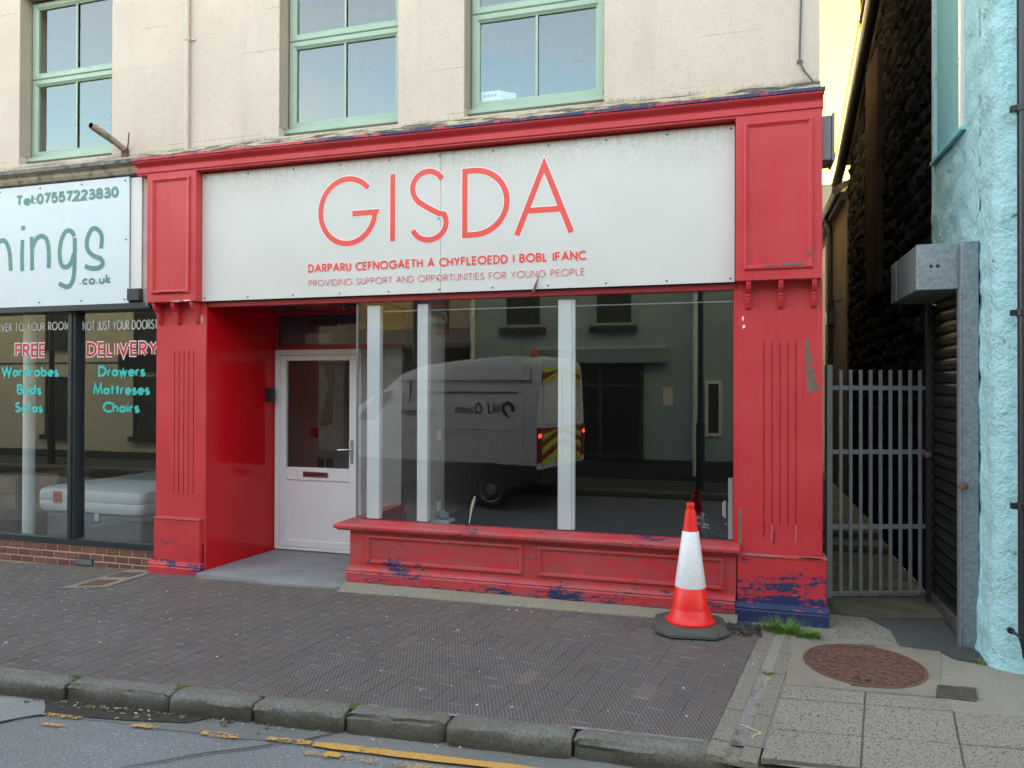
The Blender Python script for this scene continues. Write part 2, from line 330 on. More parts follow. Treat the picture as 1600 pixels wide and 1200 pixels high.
# street surfaces
def speck(name, a, b, c, scale=160, th=(0.56, 0.64), big=0.10, rough=0.9, bump=0.5, fine=None, stain=None):
    t = NT(name)
    base = t.mix(t.ss(t.noise(scale, 3, 0.6), 0.35, 0.65), a, b)
    base = t.mix(t.ss(t.noise(scale * 0.72, 2, 0.5, t.map((1, 1, 1), (0.3, 0.2, 0.5))), th[0], th[1]), base, c)
    base = t.mix(t.ss(t.noise(1.1, 5, 0.6), 0.3, 0.75, 0, big * 4), base, tuple(x * 0.72 for x in a))
    if stain: base = t.mix(t.ss(t.noise(stain[0], 6, 0.65), stain[1], stain[1] + 0.1, 0, stain[2]), base, stain[3])
    return t.bsdf(base, rough, 0, t.bump(t.noise(scale * 0.8, 4, 0.6), bump, 0.004), 0.25)
M['asphalt'] = speck('worn_asphalt', (0.15, 0.155, 0.163), (0.235, 0.24, 0.25), (0.42, 0.42, 0.42), 150, (0.60, 0.66))
M['asphalt_edge'] = speck('gutter_asphalt', (0.15, 0.145, 0.135), (0.22, 0.215, 0.20), (0.34, 0.33, 0.31), 170, (0.62, 0.68))
M['asphalt_patch'] = speck('pale_asphalt_patch', (0.22, 0.225, 0.22), (0.31, 0.315, 0.31), (0.10, 0.10, 0.10), 170, (0.62, 0.68))
M['tar'] = speck('dark_tar', (0.035, 0.033, 0.03), (0.065, 0.06, 0.055), (0.16, 0.15, 0.14), 120, (0.63, 0.69))
M['tarmac'] = speck('footway_tarmac', (0.060, 0.064, 0.062), (0.105, 0.11, 0.105), (0.20, 0.20, 0.19), 150, (0.62, 0.68))
M['pebblecon'] = speck('exposed_aggregate', (0.25, 0.225, 0.18), (0.36, 0.335, 0.275), (0.14, 0.12, 0.095), 150, (0.60, 0.68), bump=0.8)
M['smoothcon'] = plain('smooth_cement', (0.235, 0.20, 0.155), 0.9, var=0.12, scale=4, bump=0.15, dirt=(2.5, 0.55, 0.35, (0.15, 0.125, 0.095)))
M['slab'] = speck('aggregate_slab', (0.225, 0.20, 0.165), (0.35, 0.315, 0.265), (0.085, 0.076, 0.068), 120, (0.57, 0.62), bump=0.5)
M['channel'] = speck('channel_concrete', (0.20, 0.18, 0.145), (0.29, 0.26, 0.215), (0.10, 0.09, 0.07), 120, (0.58, 0.64), bump=0.8)
M['jointdirt'] = plain('slab_joint_dirt', (0.085, 0.076, 0.062), 0.95, var=0.3, scale=20)
M['fillet'] = speck('cement_fillet', (0.24, 0.21, 0.155), (0.31, 0.275, 0.21), (0.15, 0.13, 0.10), 90, (0.62, 0.68))
_t = NT('kerb_granite')
_b = _t.mix(_t.ss(_t.noise(60, 5, 0.65), 0.35, 0.65), (0.118, 0.112, 0.10), (0.218, 0.21, 0.19))
_b = _t.mix(_t.ss(_t.noise(3.2, 6, 0.65), 0.48, 0.70, 0, 0.7), _b, (0.125, 0.112, 0.075))
_b = _t.mix(_t.ss(_t.math('ADD', _t.axis(2), _t.math('MULTIPLY', _t.noise(7, 4), 0.06)), -0.13, -0.06, 0.75, 0), _b, (0.058, 0.048, 0.034))
M['kerb'] = _t.bsdf(_b, 0.8, 0, _t.bump(_t.noise(34, 6, 0.65), 0.6, 0.012), 0.3)
M['sand'] = speck('joint_sand', (0.20, 0.18, 0.165), (0.32, 0.29, 0.265), (0.40, 0.37, 0.34), 120, (0.60, 0.68), stain=(2.6, 0.50, 0.85, (0.05, 0.045, 0.042)))
PAX = R(9.4)                                   # the paver rows run 9.4 degrees off square to the shopfront
_t = NT('chequered_paver'); _r = _t.rnd()
_b = _t.mix(_r, (0.081, 0.065, 0.062), (0.100, 0.080, 0.076))
_b = _t.mix(_t.ss(_r, 0.972, 0.98), _b, (0.140, 0.098, 0.086))
_b = _t.mix(_t.ss(_r, 0.10, 0.06), _b, (0.070, 0.066, 0.067))
_b = _t.mix(_t.ss(_t.noise(0.9, 5, 0.6), 0.45, 0.7, 0, 0.6), _b, (0.074, 0.067, 0.065))
_b = _t.mix(_t.ss(_t.noise(90, 4, 0.6), 0.4, 0.7, 0, 0.35), _b, (0.125, 0.106, 0.10))
def _lines(ang):
    u = _t.axis(0, _t.map((1, 1, 1), (0, 0, ang)))
    d = _t.math('ABSOLUTE', _t.math('SUBTRACT', _t.math('FRACT', _t.math('MULTIPLY', u, 1 / 0.021)), 0.5))
    return _t.ss(d, 0.405, 0.44)
_la = _lines(R(-22)); _lb = _t.math('MULTIPLY', _lines(R(36)), 0.5)
_lm = _t.math('MAXIMUM', _la, _lb)
_lm = _t.math('MULTIPLY', _lm, _t.ss(_t.noise(2.1, 5, 0.6), 0.33, 0.58, 0.45, 0.9))
_b = _t.mix(_lm, _b, (0.27, 0.245, 0.24))
_silt = _t.math('MULTIPLY', _t.ss(_t.axis(1), -0.9, -0.1), _t.ss(_t.noise(1.6, 5, 0.6), 0.40, 0.60, 0, 0.75))
_b = _t.mix(_silt, _b, (0.165, 0.135, 0.095))
_gum = _t.ss(_t.voro(2.6), 0.055, 0.035); _gum = _t.math('MULTIPLY', _gum, _t.ss(_t.noise(1.2, 2), 0.42, 0.5))
_b = _t.mix(_t.math('MULTIPLY', _gum, 0.6), _b, (0.035, 0.033, 0.034))            # trodden gum
_b = _t.mix(_t.ss(_t.noise(0.75, 6, 0.65, _t.map((1, 1.6, 1))), 0.55, 0.72, 0, 0.45), _b, (0.048, 0.042, 0.042))
M['paver'] = _t.bsdf(_b, 0.62, 0, _t.bump(_t.noise(120, 4), 0.25, 0.003, _t.bump(_lm, 0.5, 0.003)), 0.4)
_t = NT('worn_yellow_paint')
_n = _t.math('ADD', _t.math('MULTIPLY', _t.noise(55, 6, 0.7), 0.6), _t.math('MULTIPLY', _t.noise(5, 4), 0.4))
_ye = _t.ss(_t.axis(0), -2.25, -1.95, 0.485, 0.395)
def worn_off(t, colour, mask):
    t.bsdf(colour, 0.7); p = t.out.inputs['Surface'].links[0].from_socket
    tr = t.n.new('ShaderNodeBsdfTransparent'); mx = t.n.new('ShaderNodeMixShader'); t.put(mx.inputs[0], mask)
    t.l.new(tr.outputs[0], mx.inputs[1]); t.l.new(p, mx.inputs[2]); t.l.new(mx.outputs[0], t.out.inputs['Surface']); return t.m
M['yellow'] = worn_off(_t, _t.mix(_t.ss(_t.noise(70, 4), 0.4, 0.7), (0.62, 0.33, 0.065), (0.42, 0.25, 0.09)), _t.ss(_t.math('SUBTRACT', _n, _ye), 0.0, 0.02))
_t = NT('scuffed_yellow_paint')
_n = _t.math('ADD', _t.math('MULTIPLY', _t.noise(70, 6, 0.7), 0.65), _t.math('MULTIPLY', _t.noise(6, 4), 0.35))
M['yellow_worn'] = worn_off(_t, (0.46, 0.29, 0.12), _t.ss(_n, 0.49, 0.54, 0, 0.85))
_t = NT('brick_red'); _r = _t.rnd()
M['brick'] = _t.bsdf(_t.mix(_t.ss(_t.noise(40, 5), 0.45, 0.75, 0, 0.4), _t.mix(_r, (0.13, 0.045, 0.032), (0.22, 0.075, 0.05)), (0.24, 0.13, 0.10)), 0.85, 0, _t.bump(_t.noise(70, 4), 0.5, 0.004))
M['mortar'] = plain('sandy_mortar', (0.46, 0.37, 0.27), 0.95, var=0.15, bump=0.4, bscale=50)
M['rust'] = plain('rusty_iron', (0.15, 0.078, 0.055), 0.75, 0.25, var=0.3, scale=30, bump=0.4, bscale=80, dirt=(8, 0.6, 0.5, (0.20, 0.12, 0.09)))
M['castiron'] = plain('worn_cast_iron', (0.115, 0.098, 0.088), 0.6, 0.3, var=0.25, scale=25)
M['coneRed'] = plain('cone_fluorescent_red', (0.86, 0.022, 0.016), 0.4, var=0.10, dirt=(11, 0.60, 0.45, (0.30, 0.03, 0.025)))
_t = NT('cone_reflective_white')
_b = _t.mix(_t.ss(_t.noise(60, 5), 0.3, 0.7), (0.72, 0.71, 0.73), (0.82, 0.80, 0.82)); _b = _t.mix(_t.ss(_t.noise(22, 5, 0.6, _t.map((1, 1, 1.6))), 0.70, 0.73), _b, (0.06, 0.06, 0.06))
M['coneWhite'] = _t.bsdf(_b, 0.3)
M['rubber'] = plain('recycled_rubber', (0.085, 0.082, 0.075), 0.8, var=0.2, scale=12, bump=0.3)
M['grassblade'] = plain('grass_blade', (0.105, 0.225, 0.025), 0.6, var=0.4, scale=30)
M['moss'] = plain('moss_tuft', (0.085, 0.115, 0.02), 0.9, var=0.3, scale=30, bump=0.8, bscale=120)
M['lead'] = plain('weathered_flashing', (0.20, 0.19, 0.175), 0.8, var=0.3, scale=14, dirt=(9, 0.52, 0.85, (0.045, 0.04, 0.032)))
_t = NT('flaking_render_ledge')
_b = _t.mix(_t.ss(_t.noise(1, 6, 0.65, _t.map((3, 3, 26))), 0.46, 0.54), (0.10, 0.085, 0.06), (0.54, 0.47, 0.30))
_b = _t.mix(_t.ss(_t.noise(1, 7, 0.7, _t.map((6, 6, 60))), 0.55, 0.60), _b, (0.16, 0.155, 0.15))
M['flaky'] = _t.bsdf(_b, 0.9, 0, _t.bump(_t.noise(40, 5, 0.7), 0.9, 0.02))
M['stonecap'] = plain('weathered_cream_ledge', (0.42, 0.36, 0.27), 0.9, var=0.2, scale=8, bump=0.4, dirt=(7, 0.52, 0.85, (0.09, 0.08, 0.06)))
M['cream_pipe'] = plain('cream_painted_pipe', (0.60, 0.51, 0.43), 0.5, var=0.05)
M['grey_box'] = plain('grey_cabinet', (0.21, 0.23, 0.24), 0.5, var=0.06)
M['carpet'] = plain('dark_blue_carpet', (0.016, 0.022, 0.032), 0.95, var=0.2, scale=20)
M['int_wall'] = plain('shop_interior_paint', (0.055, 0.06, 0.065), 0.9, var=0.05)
M['nib'] = plain('grey_partition', (0.42, 0.42, 0.40), 0.8, var=0.05)
M['hall'] = plain('mauve_hall_paint', (0.76, 0.62, 0.62), 0.8, var=0.05)
M['wood'] = plain('oak_veneer', (0.21, 0.135, 0.08), 0.5, var=0.2, scale=3)
M['mattress'] = plain('plastic_wrapped_mattress', (0.76, 0.78, 0.79), 0.28, var=0.05, bump=0.35, bscale=14)
M['bedbase'] = plain('grey_divan_fabric', (0.17, 0.185, 0.20), 0.95, var=0.12, scale=40)
M['orange'] = plain('orange_tag', (0.75, 0.15, 0.03), 0.5, var=0.05)
M['bluewhite'] = plain('blue_white_tag', (0.45, 0.52, 0.62), 0.5)
M['paper'] = plain('white_paper', (0.72, 0.71, 0.69), 0.7, var=0.05)
M['vanwhite'] = plain('van_white_paint', (0.72, 0.73, 0.75), 0.2, var=0.03)
M['vandark'] = plain('van_dark_trim', (0.02, 0.02, 0.022), 0.5)
M['vangrey'] = plain('van_grey_sticker', (0.055, 0.06, 0.07), 0.4)
M['hivis'] = plain('chevron_yellow', (0.62, 0.66, 0.04), 0.35)
M['chevred'] = plain('chevron_red', (0.30, 0.03, 0.025), 0.35)
_t = NT('lit_tail_lamp'); M['taillamp'] = _t.bsdf((0.45, 0.015, 0.012), 0.2, 0, None, 0.5, (1.0, 0.06, 0.03), 1.2)
M['lampred'] = plain('tail_lamp_red', (0.30, 0.01, 0.012), 0.2)
M['amber'] = plain('amber_beacon', (0.75, 0.14, 0.03), 0.3)
M['opp_grey'] = plain('opposite_blue_grey_render', (0.33, 0.41, 0.47), 0.9, var=0.06)
M['opp_cream'] = plain('opposite_cream_render', (0.56, 0.52, 0.44), 0.9, var=0.06)
M['opp_pink'] = plain('opposite_pale_gable', (0.56, 0.44, 0.42), 0.9, var=0.06)
M['opp_base'] = plain('opposite_dark_base', (0.05, 0.052, 0.058), 0.8)
M['wire'] = plain('grey_cable', (0.10, 0.10, 0.10), 0.6)
M['cementpatch'] = plain('bare_brown_render', (0.175, 0.125, 0.10), 0.9, var=0.2, scale=20, bump=0.3)
M['purple'] = plain('purple_sign_face', (0.05, 0.032, 0.065), 0.5)
M['plate'] = plain('blank_cover_plate', (0.40, 0.34, 0.33), 0.5)
M['brownflap'] = plain('maroon_letter_flap', (0.13, 0.018, 0.022), 0.35)
M['chrome'] = plain('satin_chrome', (0.55, 0.56, 0.57), 0.25, 0.9)
M['straw'] = plain('dry_straw', (0.55, 0.44, 0.22), 0.8)
M['leafbrown'] = plain('dry_brown_leaf', (0.16, 0.12, 0.075), 0.8)
M['fibre'] = plain('bare_wood_and_sunlit_cable', (0.50, 0.36, 0.22), 0.8)
M['red_led'] = plain('bright_red_sticker', (0.80, 0.01, 0.02), 0.4)

# ------------------------------------------------------------------ stroke lettering
def arc(cx, cy, rx, ry, a0, a1, n=14):
    return [(cx + rx * math.cos(R(a0 + (a1 - a0) * i / n)), cy + ry * math.sin(R(a0 + (a1 - a0) * i / n))) for i in range(n + 1)]
def O_(cx, cy, rx, ry): return arc(cx, cy, rx, ry, 0, 360, 28)
GL = {
 'A': (.80, [[(0, 0), (.40, 1), (.80, 0)], [(.14, .33), (.66, .33)]]),
 'B': (.52, [[(0, 0), (0, 1), (.24, 1)] + arc(.24, .765, .235, .235, 90, -90)[1:] + [(0.02, .53)], [(0.02, .53), (.26, .53)] + arc(.26, .265, .26, .265, 90, -90)[1:] + [(0, 0)]]),
 'C': (.74, [arc(.5, .5, .5, .5, 48, 312, 26)]),
 'D': (.70, [[(0, 0), (0, 1), (.22, 1)] + arc(.22, .5, .48, .5, 90, -90, 22)[1:] + [(0, 0)]]),
 'E': (.46, [[(.46, 1), (0, 1), (0, 0), (.46, 0)], [(0, .52), (.43, .52)]]),
 'F': (.44, [[(.44, 1), (0, 1), (0, 0)], [(0, .52), (.41, .52)]]),
 'G': (.96, [arc(.5, .5, .5, .5, 42, 353, 30) + [(.98, .5), (.60, .5)]]),
 'H': (.66, [[(0, 0), (0, 1)], [(.66, 0), (.66, 1)], [(0, .52), (.66, .52)]]),
 'I': (.02, [[(.01, 0), (.01, 1)]]),
 'J': (.34, [[(.34, 1), (.34, .2)] + arc(.17, .2, .17, .2, 0, -160, 10)[1:]]),
 'L': (.42, [[(0, 1), (0, 0), (.42, 0)]]),
 'M': (.86, [[(0, 0), (.10, 1), (.43, .12), (.76, 1), (.86, 0)]]),
 'N': (.70, [[(0, 0), (0, 1), (.70, 0), (.70, 1)]]),
 'O': (1.0, [O_(.5, .5, .5, .5)]),
 'P': (.50, [[(0, 0), (0, 1), (.24, 1)] + arc(.24, .74, .26, .26, 90, -90)[1:] + [(0, .48)]]),
 'Q': (1.0, [O_(.5, .5, .5, .5), [(.62, .30), (.95, -.04)]]),
 'R': (.52, [[(0, 0), (0, 1), (.24, 1)] + arc(.24, .74, .26, .26, 90, -90)[1:] + [(0, .48)], [(.22, .48), (.52, 0)]]),
 'S': (.52, [arc(.27, .755, .235, .245, 30, 225, 14) + [(.30, .50)] + arc(.26, .25, .26, .25, 40, -165, 16)]),
 'T': (.50, [[(0, 1), (.50, 1)], [(.25, 1), (.25, 0)]]),
 'U': (.60, [[(0, 1), (0, .30)] + arc(.30, .30, .30, .30, 180, 360, 16)[1:] + [(.60, 1)]]),
 'V': (.72, [[(0, 1), (.36, 0), (.72, 1)]]),
 'W': (1.05, [[(0, 1), (.26, 0), (.525, .92), (.79, 0), (1.05, 1)]]),
 'Y': (.64, [[(0, 1), (.32, .45), (.64, 1)], [(.32, .45), (.32, 0)]]),
 'a': (.50, [O_(.23, .29, .23, .27), [(.50, .64), (.50, -.02)]]),
 'b': (.50, [O_(.25, .29, .25, .29), [(0, 1.02), (0, 0)]]),
 'c': (.42, [arc(.28, .29, .28, .29, 50, 310, 20)]),
 'd': (.50, [O_(.23, .29, .23, .27), [(.50, 1.02), (.50, 0)]]),
 'e': (.50, [[(.02, .31), (.50, .31)] + arc(.26, .29, .26, .29, 5, 318, 24)]),
 'f': (.26, [[(.28, .98)] + arc(.20, .82, .11, .17, 90, 180, 6) + [(.09, 0)], [(0, .58), (.25, .58)]]),
 'g': (.50, [O_(.25, .29, .25, .29), [(.50, .60), (.50, -.10)] + arc(.25, -.10, .25, .2, 0, -150, 12)[1:]]),
 'h': (.44, [[(0, 1.02), (0, 0)], [(0, .34)] + arc(.22, .36, .22, .23, 170, 0, 12) + [(.44, 0)]]),
 'i': (.02, [[(.01, .58), (.01, 0)], [(.01, .84), (.01, .74)]]),
 'k': (.40, [[(0, 1.02), (0, 0)], [(.38, .60), (.02, .28), (.40, 0)]]),
 'l': (.02, [[(.01, 1.02), (.01, 0)]]),
 'n': (.44, [[(0, .60), (0, 0)], [(0, .34)] + arc(.22, .36, .22, .23, 170, 0, 12) + [(.44, 0)]]),
 'o': (.54, [O_(.27, .29, .27, .29)]),
 'p': (.50, [O_(.25, .29, .25, .29), [(0, .60), (0, -.30)]]),
 'r': (.24, [[(0, .60), (0, 0)], [(0, .36)] + arc(.18, .38, .18, .2, 170, 70, 6)]),
 's': (.36, [arc(.18, .43, .16, .15, 35, 230, 10) + arc(.18, .15, .18, .15, 50, -155, 12)]),
 't': (.30, [[(.15, .92), (.15, 0)], [(-.02, .60), (.32, .60)]]),
 'u': (.44, [[(0, .60), (0, .22)] + arc(.22, .22, .22, .22, 180, 360, 12)[1:] + [(.44, .60)], [(.44, .3), (.44, 0)]]),
 'v': (.44, [[(0, .60), (.22, 0), (.44, .60)]]),
 'w': (.68, [[(0, .60), (.17, 0), (.34, .54), (.51, 0), (.68, .60)]]),
 '0': (.46, [O_(.23, .5, .23, .5)]),
 '2': (.46, [arc(.23, .75, .22, .25, 165, -35, 14) + [(0, 0), (.47, 0)]]),
 '3': (.46, [arc(.22, .76, .20, .24, 150, -90, 14) + arc(.22, .27, .24, .27, 88, -150, 16)]),
 '5': (.46, [[(.42, 1), (.08, 1), (.04, .54)] + arc(.22, .32, .24, .32, 120, -150, 16)]),
 '7': (.44, [[(0, 1), (.44, 1), (.14, 0)]]),
 '8': (.46, [O_(.23, .76, .20, .24), O_(.23, .26, .23, .26)]),
 ':': (.04, [[(.02, .12), (.02, -.02)], [(.02, .62), (.02, .48)]]),
 '.': (.04, [[(.02, .10), (.02, -.02)]]),
 ',': (.06, [[(.05, .10), (.0, -.14)]]),
 ' ': (.22, []),
}
def ribbon(mb, pts, h, place, lift):
    """flat stroke of half width h along pts; place(u, v, lift) -> world point"""
    P = [Vector((p[0], p[1])) for p in pts]; Q = [P[0]]
    for p in P[1:]:
        if (p - Q[-1]).length > 1e-6: Q.append(p)
    closed = (Q[0] - Q[-1]).length < 1e-5 and len(Q) > 3
    if closed: Q = Q[:-1]
    n = len(Q); L = []; Rr = []
    for i in range(n):
        a = Q[i - 1] if (i > 0 or closed) else None; b = Q[(i + 1) % n] if (i < n - 1 or closed) else None
        d1 = (Q[i] - a).normalized() if a is not None else None; d2 = (b - Q[i]).normalized() if b is not None else None
        if d1 is None: d1 = d2
        if d2 is None: d2 = d1
        n1 = Vector((-d1.y, d1.x)); n2 = Vector((-d2.y, d2.x)); m = n1 + n2
        m = n1.copy() if m.length < 1e-4 else m.normalized()
        k = min(h / max(0.2, m.dot(n1)), h * 3.2)
        L.append(Q[i] + m * k); Rr.append(Q[i] - m * k)
    base = len(mb.v)
    mb.v += [tuple(place(p.x, p.y, lift + k_ * 2.2e-5)) for k_, p in enumerate(L)] + [tuple(place(p.x, p.y, lift + k_ * 2.2e-5)) for k_, p in enumerate(Rr)]
    for i in range(n if closed else n - 1):
        j = (i + 1) % n; mb.f.append((base + n + i, base + n + j, base + j, base + i))
def fitted(text, width, height, stroke, gap=0.16):
    """polylines of a line of text fitted to width x height, as [(stroke, ...)]"""
    x = 0; raw = []
    for ch in text:
        adv, st = GL[ch]
        raw.append([[(x + px, py) for px, py in s] for s in st]); x += adv + gap
    x -= gap
    sx = (width - stroke) / x; hh = height - stroke
    return [[[(px * sx + stroke / 2, py * hh + stroke / 2) for px, py in s] for s in st] for st in raw]
def write(text, width, height, stroke, place, halo=0, gap=0.16, lift=0.0):
    ink, back = MB(), MB(); k = 0
    for st in fitted(text, width, height, stroke, gap):
        for s in st:
            ribbon(ink, s, stroke / 2, place, lift + 0.0016 + (k % 4) * 0.00025)
            if halo: ribbon(back, s, stroke / 2 + halo, place, lift + 0.0004 + (k % 4) * 0.00025)
            k += 1
    return ink, back
def letters(text, width, height, stroke, place, m, parent, halo=0, hm=None, gap=0.16, name='letter'):
    k = 0
    for st in fitted(text, width, height, stroke, gap):
        if not st: continue
        q = MB(); nb_ = 0
        for s in st:
            if halo: ribbon(q, s, stroke / 2 + halo, place, 0.0004 + (k % 4) * 0.00025)
            k += 1
        nb_ = len(q.f); k -= len(st)
        for s in st: ribbon(q, s, stroke / 2, place, 0.0024 + (k % 4) * 0.00025); k += 1
        o = q.build(name, [m, hm] if halo else m, parent)
        for i in range(nb_): o.data.polygons[i].material_index = 1
def wall_place(x0, z0, y):                      # facing -y
    return lambda u, v, l: (x0 + u, y - l, z0 + v)

# ------------------------------------------------------------------ ground heights
def drop(x): return -0.02 * min(1, max(0, -x / 4.4)) - 0.075 * min(1.4, max(0, (-4.4 - x) / 2.9))
def G(x, y): return -0.006 + 0.026 * max(-2.2, min(0.3, y)) + drop(x)
def kerb_y(x): return -2.035 + 0.058 * x        # front top arris of the kerb
ROADZ = lambda x: -0.172 + drop(x) * 0.9

# ================================================================== GROUND AND ROAD
def sheet(name, pts_fn, xs, ys, m, parent=None, kind=None):
    mb = MB(); nx, ny = len(xs), len(ys)
    mb.v = [pts_fn(x, y) for x in xs for y in ys]
    mb.f = [(i * ny + j, (i + 1) * ny + j, (i + 1) * ny + j + 1, i * ny + j + 1) for i in range(nx - 1) for j in range(ny - 1)]
    o = mb.build(name, m, parent)
    if kind: o['kind'] = kind
    return o
def frange(a, b, n): return [a + (b - a) * i / n for i in range(n + 1)]
XS = [-150, -60, -30, -20, -14, -10] + frange(-8.46, -4.4, 4) + frange(-3.4, 2, 6) + [4, 8, 14, 30, 60, 150]
sheet('ground', lambda x, y: (x, y, -0.45), [-200, 200], [-200, 200], M['asphalt'], None, 'structure')
road = structure('road')
sheet('asphalt', lambda x, v: (x, (kerb_y(max(-12, min(6, x))) + 0.03) * (1 - v) + (-7.0) * v, ROADZ(x)), XS, [0, 0.05, 0.2, 0.5, 1], M['asphalt'], road)
def poly(name, pts, m, parent, lift, zf=None, kind=None):
    zf = zf or ROADZ
    mb = MB(); mb.v = [(x, y, (zf(x) if zf is ROADZ else zf(x, y)) + lift) for x, y in pts]; mb.f = [tuple(range(len(pts)))]
    o = mb.build(name, m, parent)
    if kind: o['kind'] = kind
    return o
def strip(name, x0, x1, ya, yb, m, parent, lift, n=24, wob=0.0, seed=0):
    mb = MB(); rg = random.Random(seed)
    for i in range(n + 1):
        x = x0 + (x1 - x0) * i / n; k = kerb_y(x); e = 0.0 if 0 < i < n else (yb - ya) * 0.12
        mb.v += [(x, k + ya + e + rg.uniform(-wob, wob), ROADZ(x) + lift), (x, k + yb - e + rg.uniform(-wob, wob), ROADZ(x) + lift)]
    mb.f = [(2 * i, 2 * i + 1, 2 * i + 3, 2 * i + 2) if yb > ya else (2 * i + 1, 2 * i, 2 * i + 2, 2 * i + 3) for i in range(n)]
    return mb.build(name, m, parent)
strip('gutter_surface', -9, 3, 0.04, -0.17, M['asphalt_edge'], road, 0.003, 60, 0.012, 3)
poly('surface_patch', [(-6.5, -2.36), (-4.25, -2.31), (-3.98, -2.28), (-3.90, -2.33), (-3.80, -2.42), (-3.90, -2.50), (-4.05, -2.74), (-4.5, -3.4), (-6.5, -3.5)], M['asphalt_patch'], road, 0.006)
poly('tar_patch', [(-4.0, -2.24), (-3.2, -2.20), (-2.85, -2.19), (-2.95, -2.29), (-3.3, -2.36), (-3.6, -2.40), (-3.82, -2.42), (-3.90, -2.34), (-3.98, -2.28)], M['tar'], road, 0.009)
def seam(pts, w, lift=0.011):
    mb = MB(); n = len(pts)
    for i, (x, y) in enumerate(pts):
        ww = w * (0.6 + 0.8 * random.random()); mb.v += [(x - ww, y + ww * .4, ROADZ(x) + lift), (x + ww, y - ww * .4, ROADZ(x) + lift)]
    mb.f = [(2 * i, 2 * i + 1, 2 * i + 3, 2 * i + 2) for i in range(n - 1)]
    return mb.build('road_crack', M['tar'], road)
seam([(-2.07, -2.13), (-2.12, -2.19), (-2.20, -2.28), (-2.28, -2.33), (-2.42, -2.44), (-2.6, -2.55), (-2.9, -2.8)], 0.007)
seam([(-3.78, -2.41), (-3.88, -2.50), (-4.02, -2.66), (-4.2, -2.95)], 0.009)
strip('yellow_line', -2.13, 2.5, -0.125, -0.185, M['yellow'], road, 0.014, 40, 0.003, 1)
strip('yellow_line', -2.12, 2.5, -0.225, -0.275, M['yellow_worn'], road, 0.014, 40, 0.004, 2)
for x0, x1, a, b in ((-3.80, -3.50, -.165, -.20), (-3.70, -3.56, -.268, -.30), (-3.21, -3.05, -.165, -.20), (-2.78, -2.55, -.15, -.20), (-2.33, -2.15, -.13, -.18), (-2.40, -2.34, -.14, -.17), (-2.02, -1.93, -.215, -.265)):
    strip('yellow_line', x0, x1, a, b, M['yellow'], road, 0.015, 5, 0.006, int(-x0 * 100))

# kerb stones ------------------------------------------------------
kerb = structure('kerb')
bounds = [-8.2, -7.5, -6.75, -6.1, -5.4, -4.62, -3.87, -3.15, -2.61, -2.05, -1.48, -0.81, -0.02]
def kerb_stone(x0, x1, seed, top=0.0, m=None, depth=0.14, low=-0.14):
    rg = random.Random(seed); mb = MB(); nx = 22
    chip = rg.uniform(0.35, 1.0); sag = rg.uniform(-0.006, 0.006)
    prof = [(0.0, -0.17), (0.004, -0.055), (0.0, -0.03), (0.010, -0.012), (0.026, -0.003), (0.055, 0.0), (depth - 0.01, 0.0), (depth, -0.008), (depth, -0.17)]
    rings = []
    for i in range(nx + 1):
        x = x0 + 0.007 + (x1 - x0 - 0.014) * i / nx; t = i / nx; e = 0.016 if i in (0, nx) else 0.0
        ring = []
        for j, (dy, dz) in enumerate(prof):
            n = mnoise.noise(Vector((x * 5 + seed, j * 0.7, 1.3))) * 0.013 + mnoise.noise(Vector((x * 17 + seed, j * 1.9, 4.3))) * 0.009
            ch = max(0, mnoise.noise(Vector((x * 2.2 + seed * 3.1, 7.7, 0)))) * 0.045 * chip if j in (1, 2, 3) else 0
            lim = 0.0 if j >= 6 else 1.0
            ring.append((x, kerb_y(x) + dy + (n + ch) * lim + (e if j < 4 else 0), G(x, kerb_y(x) + depth) + top + max(low - 0.03, dz) + (n * 0.5 * lim if j > 1 else 0) - (ch * 0.5 if j == 3 else 0) + sag - (e if 2 < j < 8 else 0)))
        rings.append(ring)
    mb.loft(rings)
    return mb.build('kerb_stone', m or M['kerb'], kerb, smooth=True)
for i in range(len(bounds) - 1): kerb_stone(bounds[i], bounds[i + 1], 11 + i)
for i, (a, b) in enumerate(((0.02, 0.36), (0.37, 1.15), (1.16, 1.9), (1.91, 2.7))): kerb_stone(a, b, 40 + i, -0.055 if i == 0 else -0.012, M['slab'], 0.15)
moss = MB()
for x, w in ((-3.88, 0.10), (-3.70, 0.16), (-3.15, 0.07), (-2.05, 0.04)):
    for _ in range(26):
        px = x + random.uniform(-w, w) * 0.6; py = kerb_y(px) + random.uniform(0.08, 0.15); r = random.uniform(0.006, 0.014)
        moss.lathe([(r, 0), (r * .8, r * .5), (0.001, r * .75)], (px, py, G(px, py) - 0.004), 6)
moss.build('kerb_moss', M['moss'], kerb, kind='stuff')

